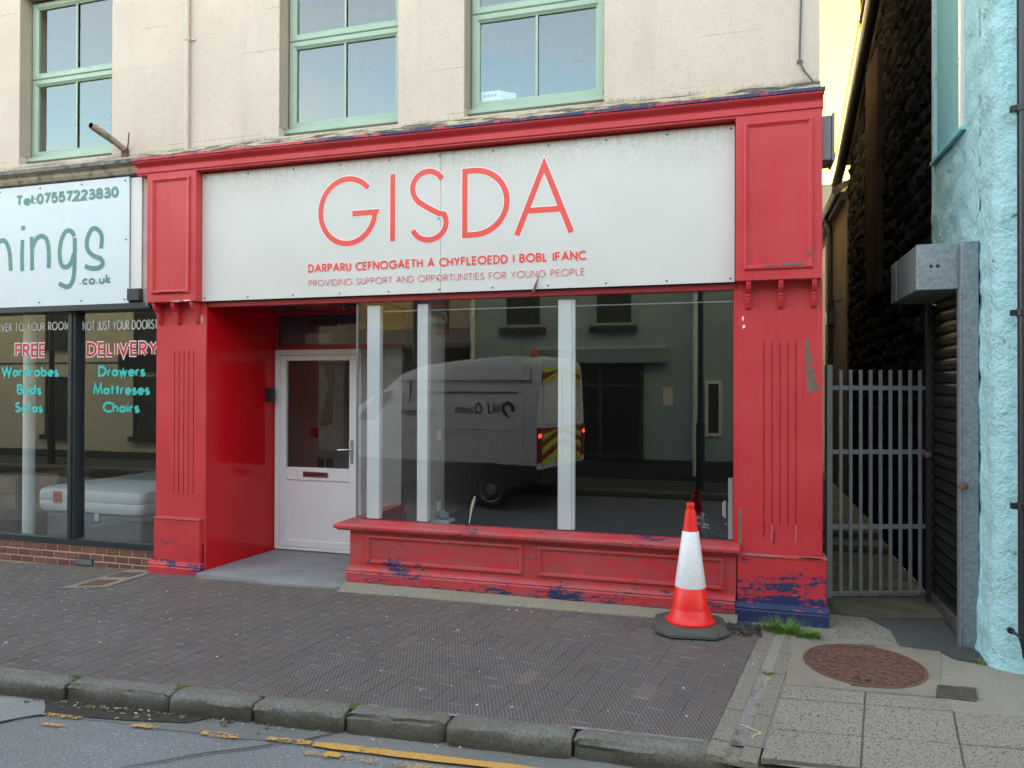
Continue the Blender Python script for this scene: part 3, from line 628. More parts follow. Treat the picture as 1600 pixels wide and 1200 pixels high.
# paving of chequered pavers ----------------------------------------
pav = structure('pavement')
DV = Vector((math.sin(PAX), math.cos(PAX))); PV = Vector((math.cos(PAX), -math.sin(PAX))); E0 = Vector((0.144, -0.189))
def ymax(x):
    if x < -5.33: return 0.10
    if x < -4.70: return 0.0
    if x < -3.25: return -0.075
    if x < -0.05: return -0.125
    return -0.19
sheet('joint_sand', lambda x, v: (x, (kerb_y(x) + 0.12) * (1 - v) + 0.3 * v, G(x, (kerb_y(x) + 0.12) * (1 - v) + 0.3 * v) - 0.0040),
      [-10.5, -9, -8] + frange(-7.3, -4.4, 4) + frange(-3.4, 0.2, 5), frange(0, 1, 4), M['sand'], pav)
def clip(pts, a, b, c):      # keep a*x + b*y <= c
    out = []
    for i in range(len(pts)):
        p, q = pts[i], pts[(i + 1) % len(pts)]; dp = a * p[0] + b * p[1] - c; dq = a * q[0] + b * q[1] - c
        if dp <= 0: out.append(p)
        if (dp < 0 < dq) or (dq < 0 < dp):
            t = dp / (dp - dq); out.append((p[0] + (q[0] - p[0]) * t, p[1] + (q[1] - p[1]) * t))
    return out
def paver_prism(mb, pts, zf, h=0.03, ch=0.0035, lift=0.0):
    cx = sum(p[0] for p in pts) / len(pts); cy = sum(p[1] for p in pts) / len(pts)
    ins = []
    for x, y in pts:
        l = math.hypot(x - cx, y - cy) or 1; k = max(0.0, 1 - ch * 1.5 / l); ins.append((cx + (x - cx) * k, cy + (y - cy) * k))
    n = len(pts); b = len(mb.v)
    mb.v += [(x, y, zf(x, y) - h) for x, y in pts] + [(x, y, zf(x, y) - ch + lift) for x, y in pts] + [(x, y, zf(x, y) + lift) for x, y in ins]
    for r in (0, 1):
        for i in range(n):
            j = (i + 1) % n; mb.f.append((b + r * n + i, b + r * n + j, b + (r + 1) * n + j, b + (r + 1) * n + i))
    mb.f.append(tuple(b + 2 * n + i for i in range(n)))
PW, PL_, GAP = 0.1, 0.2, 0.0045
whole, cut = [], []
rg = random.Random(5)
for i in range(0, 108):
    off = (0.5 if i % 2 else 0.0) * PL_ + rg.uniform(-0.008, 0.008) - 0.02
    u0, u1 = -(i + 1) * PW + GAP / 2, -i * PW - GAP / 2
    for j in range(-18, 12):
        t0, t1 = off + j * PL_ + .0038, off + (j + 1) * PL_ - .0038
        q = [E0 + PV * u0 + DV * t0, E0 + PV * u1 + DV * t0, E0 + PV * u1 + DV * t1, E0 + PV * u0 + DV * t1]
        c = (q[0] + q[2]) / 2
        if c.x < -10 or c.y > 0.3 or c.y < -3: continue
        pts = [(p.x, p.y) for p in q]
        pts2 = clip(pts, 0, 1, ymax(c.x))
        if len(pts2) > 2: pts2 = clip(pts2, 0.058, -1, -(-2.035 + 0.146))
        if len(pts2) < 3: continue
        ar = abs(sum(pts2[k][0] * pts2[(k + 1) % len(pts2)][1] - pts2[(k + 1) % len(pts2)][0] * pts2[k][1] for k in range(len(pts2)))) / 2
        if ar < 0.0008: continue
        d = math.hypot(c.x, c.y + 5.8)
        if ar > 0.0182: whole.append((d, c.x, c.y))
        else: cut.append((d, pts2))
allp = sorted([(d, 0, (x, y)) for d, x, y in whole] + [(d, 1, p) for d, p in cut], key=lambda a: a[0])
pm = None; field = MB()
def in_view(x, y):       # rough horizontal field of view
    a = math.degrees(math.atan2(x, y + 5.8)) + 16.83
    return -37 < a < 36
n_ind = 0
hw, hl = PW / 2 - GAP / 2, PL_ / 2 - .0038
for d, kind, p in allp:
    cx, cy = p if kind == 0 else (sum(a[0] for a in p) / len(p), sum(a[1] for a in p) / len(p))
    lift = rg.uniform(-0.0015, 0.0018)
    if n_ind < 300 and in_view(cx, cy):
        n_ind += 1
        if kind == 0:
            if pm is None:
                mb = MB(); paver_prism(mb, [(-hw, -hl), (hw, -hl), (hw, hl), (-hw, hl)], lambda x, y: 0.0)
                pm = bpy.data.meshes.new('paver'); pm.from_pydata(mb.v, [], mb.f); pm.materials.append(M['paver'])
            o = put('paver', pm, pav, (cx, cy, G(cx, cy) + lift))
            o.rotation_euler = (math.atan(0.026) + rg.uniform(-.006, .006), rg.uniform(-.008, .008), -PAX + rg.uniform(-.006, .006))
        else:
            mb = MB(); paver_prism(mb, p, G, lift=lift); mb.build('paver', M['paver'], pav)
    else:
        if kind == 0:
            pts = []
            for a, b in ((-hw, -hl), (hw, -hl), (hw, hl), (-hw, hl)):
                v = Vector((cx, cy)) + PV * a + DV * b; pts.append((v.x, v.y))
            p = pts
        tx, ty = rg.uniform(-.01, .01), rg.uniform(-.012, .012)
        paver_prism(field, p, lambda x, y: G(x, y) + (x - cx) * tx + (y - cy) * ty, lift=lift)
field.build('paver_field', M['paver'], pav, kind='stuff')
fl = MB()    # cement fillet along the stall riser, ramp lip in front of the door
rr = random.Random(3); rings = []
for i in range(41):
    x = -3.24 + 3.22 * i / 40; w = 0.115 + 0.02 * mnoise.noise(Vector((x * 3, 0, 0))) + (0.02 if i < 4 else 0)
    rings.append([(x, 0.04, G(x, 0) - 0.02), (x, 0.04, 0.040), (x, -0.012, 0.034 + rr.uniform(-.003, .003)), (x, -0.06 * w / .115, 0.016), (x, -w, G(x, -w) + 0.003), (x, -w, G(x, -w) - 0.02)])
fl.loft(rings); fl.build('cement_fillet', M['fillet'], pav, smooth=True)
strip_mb = MB()   # silted strip in front of the neighbour's brick riser
poly('cover_surround', [(-5.70, -0.60), (-5.31, -0.50), (-5.26, 0.0), (-5.37, 0.08), (-5.58, 0.06)], M['fillet'], pav, 0.006, G)
for q in ([(-5.61, -0.53), (-5.40, -0.475), (-5.375, -0.285), (-5.60, -0.32)], [(-5.585, -0.22), (-5.36, -0.18), (-5.345, -0.02), (-5.57, -0.05)]):
    mb = MB(); paver_prism(mb, q, G, 0.02, 0.002, 0.010)
    o = mb.build('access_cover', M['rust'])
    tag(o, 'small rectangular rusty access cover, ' + ('nearer the road in the cement strip' if q[0][1] < -.4 else 'nearer the brick wall in the cement strip'), 'access cover', 'access covers in the cement strip')

# channel blocks, slabs and patches on the right ---------------------
foot = structure('footpath')
sheet('aggregate_bed', lambda x, y: (x, y, G(x, y) - 0.004), [0.13, 0.6, 1.2, 2, 4, 10], [-2.05, -1.2, -0.4, 0.1, 0.35], M['pebblecon'], foot)
poly('joint_bed', [(0.13, -2.05), (2.5, -1.80), (2.5, -1.12), (1.10, -1.235), (1.075, -1.05), (0.25, -1.11)], M['jointdirt'], foot, -0.002, G)
def LP(c, t): v = E0 + PV * c + DV * t; return (v.x, v.y)
for k, (t0, t1) in enumerate(((-0.38, 0.12), (-1.34, -0.39), (-1.72, -1.35), (-1.88, -1.73))):
    prof = [(0.004, -0.03), (0.004, 0.0), (0.088, 0.002), (0.100, -0.014), (0.150, -0.016), (0.165, 0.001), (0.240, 0.003), (0.240, -0.03)]
    n = 8; rings = []
    for i in range(n + 1):
        t = t0 + (t1 - t0) * i / n; ring = []
        for j, (c, z) in enumerate(prof):
            x, y = LP(c, t); nz = mnoise.noise(Vector((x * 14, y * 14, j))) * 0.003
            ring.append((x, y, G(x, y) + z + (nz if 0 < j < 7 else 0)))
        rings.append(ring)
    mb = MB(); mb.loft(rings); mb.build('drain_channel_block', M['channel'], foot)
def line_x(p, s, c):   # intersection of row line through p with slope s and the column line at offset c
    a = E0 + PV * c
    # a + d t : y = p.y + s (x - p.x)
    t = (p[1] + s * (a.x - p[0]) - a.y) / (DV.y - s * DV.x); v = a + DV * t; return (v.x, v.y)
rowsP = [((0.248, -1.115), 0.07), ((0.225, -1.303), 0.098), ((0.168, -1.697), 0.103), ((0.126, -2.015), 0.075)]
cols = [0.246, 0.678, 1.107, 1.545, 1.98, 2.42]
for r in range(3):
    for c in range(len(cols) - 1):
        q = [line_x(*rowsP[r + 1], cols[c]), line_x(*rowsP[r + 1], cols[c + 1]), line_x(*rowsP[r], cols[c + 1]), line_x(*rowsP[r], cols[c])]
        if r == 0 and c >= 2: continue
        cx = sum(p[0] for p in q) / 4; cy = sum(p[1] for p in q) / 4
        q = [(p[0] + (cx - p[0]) * 0.0045 / abs(cx - p[0]), p[1] + (cy - p[1]) * 0.0045 / abs(cy - p[1])) for p in q]
        mb = MB(); paver_prism(mb, q, G, 0.03, 0.003, rg.uniform(0.0, 0.004)); mb.build('paving_slab', M['slab'], foot)
mb = MB(); paver_prism(mb, [(0.252, -1.105), (1.075, -1.040), (1.115, -0.86), (1.262, -0.223), (0.80, -0.245), (0.330, -0.279)], G, 0.02, 0.002, 0.003); mb.build('manhole_surround', M['smoothcon'], foot)
poly('tarmac_patch', [(0.86, 0.38), (0.90, 0.31), (1.01, 0.08), (1.01, -0.26), (1.247, -0.288), (1.30, -0.40), (1.40, -0.42), (1.50, -0.36), (1.47, -0.1), (1.46, 0.40)], M['tarmac'], foot, 0.004, G)
poly('tarmac_patch', [(-0.10, -0.16), (-0.05, -0.23), (0.0, -0.25), (0.04, -0.31), (0.09, -0.27), (0.10, -0.20), (0.13, -0.15), (0.10, -0.09), (0.05, -0.06), (-0.10, -0.07)], M['tarmac'], foot, 0.006, G)
alley = structure('alley_floor')
mb = MB(); mb.prof_z([(0.62, 0.36), (1.02, 0.30), (1.42, 0.42), (1.47, 0.44), (1.47, 14), (-4, 14), (-4, 9), (0.60, 9)], -0.1, 0.028); mb.build('concrete_path', M['mosscon'], alley, bevel=0.012)
mb = MB(); mb.box(0.62, 1.45, 2.6, 3.0, 0.03, 0.10); mb.box(0.62, 1.45, 3.0, 12.9, 0.03, 0.17); mb.build('concrete_step', M['mosscon'], alley, bevel=0.01)

# manhole cover ------------------------------------------------------
mc = thing('manhole_cover', 'round rusty cast iron manhole cover set in smooth cement', 'manhole cover', (0.735, -0.665, G(0.735, -0.665) + 0.004))
gx = lambda x, y, h=0.0: (x, y, G(x, y) + 0.004 + h)
def tilt(mb, c):   # lay a flat thing on the sloping pavement
    mb.v = [(x, y, z + G(x, y) - G(c[0], c[1])) for x, y, z in mb.v]; return mb
C0 = (0.735, -0.665); Z0 = G(*C0) + 0.004
mb = MB().lathe([(0.352, -0.01), (0.352, 0.004), (0.340, 0.007), (0.332, 0.004), (0.332, -0.01)], (C0[0], C0[1], Z0), 48)
for a in (78, 258):
    x, y = C0[0] + .352 * math.cos(R(a)), C0[1] + .352 * math.sin(R(a)); mb.box(x - .045, x + .045, y - .012, y + .012, Z0 - .01, Z0 + .005)
tilt(mb, C0).build('rim', M['rust'], mc)
mb = MB().lathe([(0.328, -0.01), (0.328, 0.003), (0.0005, 0.003)], (C0[0], C0[1], Z0), 48); tilt(mb, C0).build('lid', M['rust'], mc)
mb = MB()
def blk(a, r0, r1, da, h=0.0085):
    pts = [(r0, a - da), (r1, a - da * r0 / r1), (r1, a + da * r0 / r1), (r0, a + da)]
    q = [(C0[0] + r * math.cos(R(t)), C0[1] + r * math.sin(R(t))) for r, t in pts]
    mb.hexa([(x, y, Z0 + .0025) for x, y in q], [(x, y, Z0 + h) for x, y in q])
for k in range(44): blk(k * 360 / 44, 0.285, 0.322, 2.6)
for k in range(22): blk(k * 360 / 22 + 4, 0.235, 0.272, 5.2)
for k in range(16): blk(k * 360 / 16, 0.17, 0.222, 7)
for k in range(12): blk(k * 30 + 8, 0.105, 0.155, 9)
mb.lathe([(0.088, .002), (0.088, .009), (0.075, .009), (0.075, .002)], (C0[0], C0[1], Z0), 24)
mb.lathe([(0.05, .002), (0.05, .009), (0.03, .009), (0.03, .002)], (C0[0], C0[1], Z0), 16)
tilt(mb, C0).build('tread_pattern', M['rust'], mc)
for dx, dy in ((-.075, -.255), (-.015, -.265)):
    mb = MB().box(C0[0] + dx - .018, C0[0] + dx + .018, C0[1] + dy - .014, C0[1] + dy + .014, Z0 + .004, Z0 + .0098)
    tilt(mb, C0).build('keyhole', M['black'], mc, bevel=.006)
# small drain cover
dq = [(1.05, -1.045), (1.249, -1.047), (1.30, -0.863), (1.097, -0.878)]
dc = thing('drain_cover', 'small ribbed rectangular iron drain cover beside the big round one', 'drain cover', (1.17, -0.96, G(1.17, -0.96)))
mb = MB(); paver_prism(mb, dq, G, 0.02, 0.002, 0.008); mb.build('plate', M['castiron'], dc)
mb = MB()
for k in range(13):
    f = (k + 0.6) / 13.2; a = [dq[0][i] + (dq[1][i] - dq[0][i]) * f for i in (0, 1)]; b = [dq[3][i] + (dq[2][i] - dq[3][i]) * f for i in (0, 1)]
    a2 = [a[0] + .012 + .05 * .08, a[1] + .012]; b2 = [b[0] - .0, b[1] - .012]
    z = lambda p, h: (p[0], p[1], G(p[0], p[1]) + h)
    w = .0045
    mb.hexa([z((a2[0] - w, a2[1]), .007), z((a2[0] + w, a2[1]), .007), z((b2[0] + w, b2[1]), .007), z((b2[0] - w, b2[1]), .007)],
            [z((a2[0] - w, a2[1]), .013), z((a2[0] + w, a2[1]), .013), z((b2[0] + w, b2[1]), .013), z((b2[0] - w, b2[1]), .013)])
mb.build('rib', M['castiron'], dc)

# ================================================================== RED SHOP BUILDING
shop = thing('shop_building', 'cream rendered building with a weathered red wooden shopfront on its ground floor', 'building', (-2.2, 0.1, 0))
WY = 0.10; HT = 8.2
def wall_with_holes(mb, x0, x1, z0, z1, y0, y1, holes):
    """butted boxes round rectangular holes (all holes share their z range)"""
    hz0, hz1 = holes[0][2], holes[0][3]
    mb.box(x0, x1, y0, y1, z0, hz0); mb.box(x0, x1, y0, y1, hz1, z1)
    x = x0
    for h in holes: mb.box(x, h[0], y0, y1, hz0, hz1); x = h[1]
    mb.box(x, x1, y0, y1, hz0, hz1)
WZ0, WZ1 = 3.955, 5.70
mb = MB(); wall_with_holes(mb, -4.935, 0.553, 3.875, HT, WY, 0.42, [(-3.992, -2.815, WZ0, WZ1), (-2.212, -1.033, WZ0, WZ1)])
mb.box(0.253, 0.553, 0.42, 9.0, 0.0, HT); mb.box(-4.935, -4.735, 0.42, 9.0, 2.75, HT); mb.box(-4.735, 0.253, 8.7, 9.0, 0.0, HT)
mb.build('wall', M['render'], shop)
mb = MB(); mb.box(-4.735, 0.253, 0.42, 8.7, 5.95, 6.1); mb.build('upper_ceiling', M['darkroom'], shop)
mb = MB(); mb.box(-4.735, 0.253, 0.42, 8.7, 2.75, 3.80); mb.build('upper_floor', M['darkroom'], shop)
mb = MB(); mb.box(-4.735, 0.253, 4.0, 4.1, 3.80, 5.95); mb.build('back_partition', M['darkroom'], shop)
mb = MB(); mb.loft([[(x, -0.05, HT), (x, 4.5, HT + 1.5), (x, 9.05, HT), (x, 9.05, HT - .12), (x, 4.5, HT + 1.36), (x, -0.05, HT - .12)] for x in (-4.935, 0.62)]); mb.build('roof', M['slate'], shop)

def upper_window(parent, x0, x1, mirror=False):
    y = 0.255; f = MB()
    w = put('window', None, parent, ((x0 + x1) / 2, y, 4.8)); w.empty_display_size = .1
    # outer frame, sill board
    f.frame_y(x0, x1, 4.045, 5.665, 0.035, y, y + 0.07)
    f.build('outer_frame', M['green'], w, bevel=.003)
    mb = MB().box(x0, x1, y - 0.075, y + 0.07, 4.005, 4.044); mb.box(x0, x1, y - 0.01, y + .07, 3.956, 4.003); mb.build('sill', M['green'], w, bevel=.004)
    mid = 4.862
    for a, b in ((4.052, mid - .002), (mid + .002, 5.657)):
        mb = MB()
        xa, xb = x0 + 0.022, x1 - 0.022
        o = [(xa, a), (xb, a), (xb, b), (xa, b)]
        def ring(i, dy): return [(xa + i, y + dy, a + i), (xb - i, y + dy, a + i), (xb - i, y + dy, b - i), (xa + i, y + dy, b - i)]
        mb.loft([ring(0, .02), ring(0, -.02), ring(.008, -.028), ring(.045, -.028), ring(.060, -.016), ring(.068, -.012), ring(.068, .02)], caps=False)
        mb.build('sash', M['green'], w, seg=1)
        xm = (x0 + x1) / 2 - 0.0
        mb = MB().box(xm - .011, xm + .011, y - .014, y - .003, a + .068, b - .068); mb.build('glazing_bar', M['green'], w, bevel=.004)
        mb = MB().quad((xa + .06, y + .004, a + .06), (xb - .06, y + .004, a + .06), (xb - .06, y + .004, b - .06), (xa + .06, y + .004, b - .06)); mb.build('pane', M['winglass'], w)
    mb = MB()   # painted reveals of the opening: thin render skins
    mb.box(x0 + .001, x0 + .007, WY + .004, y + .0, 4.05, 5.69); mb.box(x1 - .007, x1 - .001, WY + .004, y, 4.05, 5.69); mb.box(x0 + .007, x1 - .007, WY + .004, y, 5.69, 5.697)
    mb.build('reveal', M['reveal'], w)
    return w
upper_window(shop, -3.992, -2.815); upper_window(shop, -2.212, -1.033)
# flaking strip between wall and cornice, lead flashing
rings = []
for i in range(61):
    x = -5.40 + 5.945 * i / 60; n = mnoise.noise(Vector((x * 4, 0, 0))); n2 = mnoise.noise(Vector((x * 11, 5, 0)))
    rings.append([(x, 0.12, 3.80), (x, -0.070 + n * .008, 3.80), (x, -0.066 + n * .010, 3.838 + n2 * .006), (x, -0.040 + n * .014, 3.872 + n * .010), (x, -0.025 + n * .01, 3.888 + n2 * .008), (x, 0.09, 3.915 + n * .006), (x, 0.12, 3.92)])
mb = MB().loft(rings); mb.build('flashing_ledge', M['flaky'], shop, smooth=True)
# cornice
CX0, CX1 = -5.42, 0.560
mb = MB().prof_x([(0.06, 3.818), (-0.105, 3.822), (-0.108, 3.795), (0.06, 3.795)], CX0 - .006, CX1 + .01); mb.build('cornice_lip', M['red_lip'], shop, bevel=.003)
cyma = [(0.06, 3.793), (-0.098, 3.793)] + [(-0.098 + 0.045 * (0.5 - 0.5 * math.cos(math.pi * k / 8)), 3.788 - 0.05 * k / 8) for k in range(9)] + [(-0.045, 3.735), (-0.062, 3.735), (-0.062, 3.690), (-0.050, 3.686), (-0.050, 3.672), (0.06, 3.672)]
mb = MB().prof_x(cyma, CX0, CX1); mb.build('cornice', M['red_cornice'], shop, bevel=.0015, seg=1)
mb = MB().box(-4.745, -0.04, 0.038, 0.06, 3.60, 3.672); mb.build('fascia_soffit', M['red_dark'], shop)
# pilasters ---------------------------------------------------------
def pilaster(bx0, bx1, sx0, sx1, px0, px1, kx0, kx1, flutes, corb, zb, base_m, pl_m):
    p = put('pilaster', None, shop, ((bx0 + bx1) / 2, 0.05, 0)); p.empty_display_size = .1
    mb = MB().box(bx0, bx1, -0.058, 0.10, 2.478, 3.671); mb.build('panel_box', M['red_box'], p, bevel=.004)
    mb = MB(); moulding(mb, bx0 + .058, bx1 - .062, 2.555, 3.625, -0.058, .034, .017); mb.build('panel_moulding', M['red_box'], p)
    mb = MB().box(sx0, sx1, 0.072, 0.20, zb + .3, 2.478); f0, f1 = flutes[0] - .004, flutes[-1] + .004; zf0, zf1 = 0.70, 2.035
    mb.box(sx0, sx1, 0.060, 0.072, zb + .3, zf0); mb.box(sx0, sx1, 0.060, 0.072, zf1, 2.478)
    mb.box(sx0, f0, 0.060, 0.072, zf0, zf1); mb.box(f1, sx1, 0.060, 0.072, zf0, zf1)
    for a, b in zip(flutes[:-1], flutes[1:]): mb.box(a + .004, b - .004, 0.060, 0.072, zf0, zf1)
    mb.build('shaft', M['red'], p)
    for c in corb:
        prof = [(0.06, 2.477), (-.050, 2.477), (-.048, 2.455), (-.036, 2.425), (-.014, 2.400), (0.002, 2.390), (0.0, 2.376), (0.012, 2.372), (0.014, 2.35), (0.026, 2.315), (0.040, 2.29), (0.06, 2.272)]
        mb = MB().prof_x(prof, c - .017, c + .017); mb.build('corbel', M['red'], p, bevel=.003, seg=1)
    mb = MB().box(px0, px1, 0.025, 0.20, zb + .10, 0.462); mb.build('plinth', pl_m, p, bevel=.004)
    mb = MB().prof_x([(0.20, 0.462), (0.018, 0.462), (0.018, 0.470), (0.055, 0.482), (0.20, 0.482)], px0 - .004, px1 + .004); mb.build('plinth_cap', M['red_sill'], p, bevel=.002)
    mb = MB().prof_x([(0.20, zb - .05), (-0.006, zb - .05), (-0.006, zb + .072), (0.002, zb + .082), (-0.002, zb + .092), (0.010, zb + .118), (0.024, zb + .128), (0.20, zb + .128)], kx0, kx1); mb.build('base_moulding', pl_m, p, bevel=.003)
    return p
pilaster(-5.298, -4.752, -5.285, -4.742, -5.274, -4.764, -5.316, -4.735, [-5.078, -5.026, -4.972, -4.918, -4.864], [-5.232, -5.022, -4.812], -0.055, M['red_base'], M['red_base'])
pilaster(-0.036, 0.553, -0.026, 0.566, -0.020, 0.592, -0.035, 0.607, [0.165, 0.222, 0.278, 0.332, 0.386], [0.055, 0.279, 0.505], 0.0, M['red_plinth'], M['red_plinth'])
for x, z, w, h in ((0.017, 2.215, .007, .016), (0.024, 2.155, .010, .013)): MB().prof_y([(x - w, z - h), (x + w * .3, z - h * 1.1), (x + w, z + h * .2), (x + w * .5, z + h), (x - w * .8, z + h * .8)], 0.0575, 0.0595).build('paint_chip', M['vinyl_white'], shop)
mb = MB().box(-4.790, -4.760, 0.0575, 0.0595, 2.285, 2.36); mb.build('paint_chip', M['fibre'], shop, bevel=.001)
mb = MB()
for pts in ([(.445, 2.06), (.470, 2.05), (.475, 1.97), (.505, 1.90), (.47, 1.865), (.452, 1.87), (.447, 1.95)], [(.452, 1.855), (.495, 1.86), (.512, 1.80), (.525, 1.735), (.545, 1.69), (.50, 1.66), (.462, 1.68)], [(.548, 1.70), (.564, 1.73), (.564, 1.69)], [(.520, 2.0), (.555, 1.93), (.556, 1.92), (.523, 1.985)]):
    mb = MB(); b = len(mb.v); n = len(pts); mb.v += [(x, 0.0588, z) for x, z in pts] + [(x, 0.0612, z) for x, z in pts]
    mb.f.append(tuple(b + i for i in range(n)))
    for i in range(n): j = (i + 1) % n; mb.f.append((b + i, b + n + i, b + n + j, b + j))
    mb.build('bare_patch', M['cementpatch'], shop)
mb = MB().box(-0.012, 0.010, 0.0585, 0.0605, 0.52, 0.80); mb.build('bare_patch', M['cementpatch'], shop)
def flake(x0, x1, z, h, y, seed, m):
    rs_ = random.Random(seed); n = max(5, int((x1 - x0) / .022)); top = []; bot = []
    for i in range(n + 1):
        x = x0 + (x1 - x0) * i / n; e = math.sin(math.pi * i / n) ** .4
        top.append((x, z + h * e * rs_.uniform(.3, 1.0))); bot.append((x, z - h * e * rs_.uniform(.2, .8)))
    MB().prof_y(bot + top[::-1], y - .0022, y + .004).build('bare_patch', m, shop)
flake(.15, .26, 2.578, .010, -.0755, 1, M['cementpatch']); flake(.27, .44, 2.580, .016, -.0755, 2, M['cementpatch'])
flake(-5.22, -4.86, 2.564, .007, -.0755, 3, M['mortar_dark']); flake(-5.03, -4.90, 2.482, .012, -.0585, 4, M['plate']); flake(-4.89, -4.80, 2.486, .008, -.0585, 5, M['vinyl_white'])
flake(.40, .57, .4755, .006, .016, 6, M['mortar_dark']); flake(.02, .30, .476, .004, .016, 7, M['plate']); flake(.455, .475, 2.66, .05, -.0745, 8, M['cementpatch'])
for k, (x, z) in enumerate(((.165, .655), (.22, .66), (.235, .60), (.385, .655))): MB().tube([(x, .0588, z + .05), (x + .004, .0585, z), (x - .002, .0588, z - .05 - .03 * (k % 2))], .0022, 5).build('paint_split', M['plate'] if k % 2 else M['mortar_dark'], shop)
mb = MB().box(0.268, 0.312, -0.061, -0.0585, 2.512, 2.528); mb.build('red_sticker', M['red_led'], shop)
mb = MB().box(-4.742, -4.728, 0.060, 0.075, -0.02, 2.478); mb.build('corner_bead', M['red'], shop)
# lintel, window and stall riser -------------------------------------
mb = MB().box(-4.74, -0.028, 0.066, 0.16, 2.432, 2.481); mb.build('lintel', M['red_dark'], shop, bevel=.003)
sw = put('shop_window', None, shop, (-1.6, 0.1, 0.55)); sw.empty_display_size = .1
mb = MB().quad((-3.190, 0.10, 0.556), (-0.052, 0.10, 0.556), (-0.052, 0.10, 2.432), (-3.190, 0.10, 2.432)); mb.build('pane', M['shopglass'], sw)
mb = MB().quad((-3.192, 0.98, 0.556), (-3.192, 0.104, 0.556), (-3.192, 0.104, 2.432), (-3.192, 0.98, 2.432)); mb.build('pane', M['shopglass'], sw)
mb = MB().box(-3.198, -3.184, 0.092, 0.106, 0.556, 2.432); mb.build('corner_seal', plain('dull_seal', (0.16, 0.165, 0.165), 0.4), sw)
mb = MB().box(-0.050, -0.026, 0.070, 0.14, 0.50, 2.432); mb.build('jamb', M['red'], sw)
mb = MB().box(-3.106, -2.985, 0.115, 0.175, 0.56, 2.405); mb.build('post', M['white_post'], sw, bevel=.003)
mb = MB().box(-2.632, -2.536, 0.115, 0.18, 0.56, 2.405); mb.build('post', M['white_post'], sw, bevel=.003)
mb = MB().box(-1.404, -1.292, 0.115, 0.16, 0.56, 2.405); mb.box(-1.292, -1.268, 0.125, 0.165, 0.56, 2.405); mb.build('post', M['white_post'], sw, bevel=.003)
mb = MB().box(-0.088, -0.054, 0.115, 0.15, 0.56, 1.02); mb.build('post', M['nib'], sw, bevel=.003)
mb = MB().box(-3.10, -0.06, 0.150, 0.160, 2.350, 2.360); mb.build('curtain_rail', M['galv'], sw)
mb = MB().tube([(-0.112, 0.125, 0.73), (-0.125, 0.125, 0.735), (-0.125, 0.125, 0.835), (-0.112, 0.125, 0.84)], 0.004, 6); mb.box(-0.114, -0.108, .12, .13, .72, .85); mb.build('catch_handle', M['white_post'], sw)
sill = [(0.13, 0.552), (-0.020, 0.535), (-0.032, 0.530), (-0.047, 0.514), (-0.044, 0.492), (-0.026, 0.486), (-0.022, 0.474), (0.13, 0.474)]
def sill_pts(y_of):  # mitred L: front run and return along the recess
    return [[(-3.190 + (y - 0.10), y, z) for y, z in sill], [(-0.003, y, z) for y, z in sill]]
st = put('sill', None, shop, (-1.6, 0.05, 0.5)); st.empty_display_size = .1
mb = MB(); mb.loft(sill_pts(None)); mb.build('front_sill', M['red_sill'], st, bevel=.002)
mb = MB(); mb.loft([[(-3.190 + (y - 0.10), y, z) for y, z in sill], [(-3.190 + (y - 0.10), 1.0, z) for y, z in sill]]); mb.build('side_sill', M['red_sill'], st, bevel=.002)
ri = put('stall_riser', None, shop, (-1.6, 0.03, 0)); ri.empty_display_size = .1
mb = MB().box(-3.216, -0.030, 0.028, 0.12, 0.09, 0.474); mb.box(-3.216, -3.13, 0.12, 1.0, 0.0, 0.474); mb.build('board', M['red_riser'], ri)
for a, b in ((-3.055, -1.668), (-1.545, -0.118)):
    mb = MB(); moulding(mb, a, b, 0.198, 0.434, 0.028, .034, .018); mb.build('panel_moulding', M['red_riser'], ri)
mb = MB().prof_x([(0.12, 0.038), (-0.012, 0.038), (-0.012, 0.112), (-0.004, 0.122), (-0.008, 0.132), (0.004, 0.155), (0.027, 0.168), (0.12, 0.168)], -3.232, -0.036); mb.build('base_board', M['red_riser'], ri, bevel=.002)
# entrance recess -----------------------------------------------------
en = put('entrance', None, shop, (-4.1, 0.5, 0)); en.empty_display_size = .1
mb = MB().prof_z([(-4.742, -0.045), (-3.90, -0.10), (-3.30, -0.075), (-3.235, -0.02), (-3.216, 0.12), (-3.216, 1.02), (-4.62, 1.02), (-4.728, 0.06)], -0.12, 0.012)
mb.v = [(x, y, z if z < 0 else 0.002 + 0.010 * max(0, y) - 0.012 * max(0, (-y) * 8)) for x, y, z in mb.v]; mb.build('floor', M['sill_conc'], en)
mb = MB().prof_z([(-4.728, 0.075), (-4.640, 1.02), (-4.70, 1.02), (-4.742, 0.2)], 0.0, 2.478); mb.build('side_panel', M['red_reveal'], en)
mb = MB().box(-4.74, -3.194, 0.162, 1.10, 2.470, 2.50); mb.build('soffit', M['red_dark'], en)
mb = MB().box(-4.34, -4.03, 0.36, 0.74, 2.458, 2.469); v = mb.build('vent_frame', plain('grey_vent', (0.16, 0.13, 0.13), .5), en)
mb = MB()
for k in range(9): mb.box(-4.315, -4.055, 0.385 + k * .038, 0.40 + k * .038, 2.452, 2.4575)
mb.build('vent_slats', M['vandark'], en, kind='stuff')
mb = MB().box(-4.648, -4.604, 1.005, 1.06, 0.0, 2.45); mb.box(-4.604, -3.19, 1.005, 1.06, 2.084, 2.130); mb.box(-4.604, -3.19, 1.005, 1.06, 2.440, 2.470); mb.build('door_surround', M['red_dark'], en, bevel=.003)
mb = MB().box(-3.63, -3.196, 1.0, 1.06, 0.0, 2.083); mb.build('side_infill', M['nib'], en)
mb = MB().quad((-4.604, 1.035, 2.130), (-3.19, 1.035, 2.130), (-3.19, 1.035, 2.440), (-4.604, 1.035, 2.440)); mb.build('transom_pane', M['doorglass'], en)
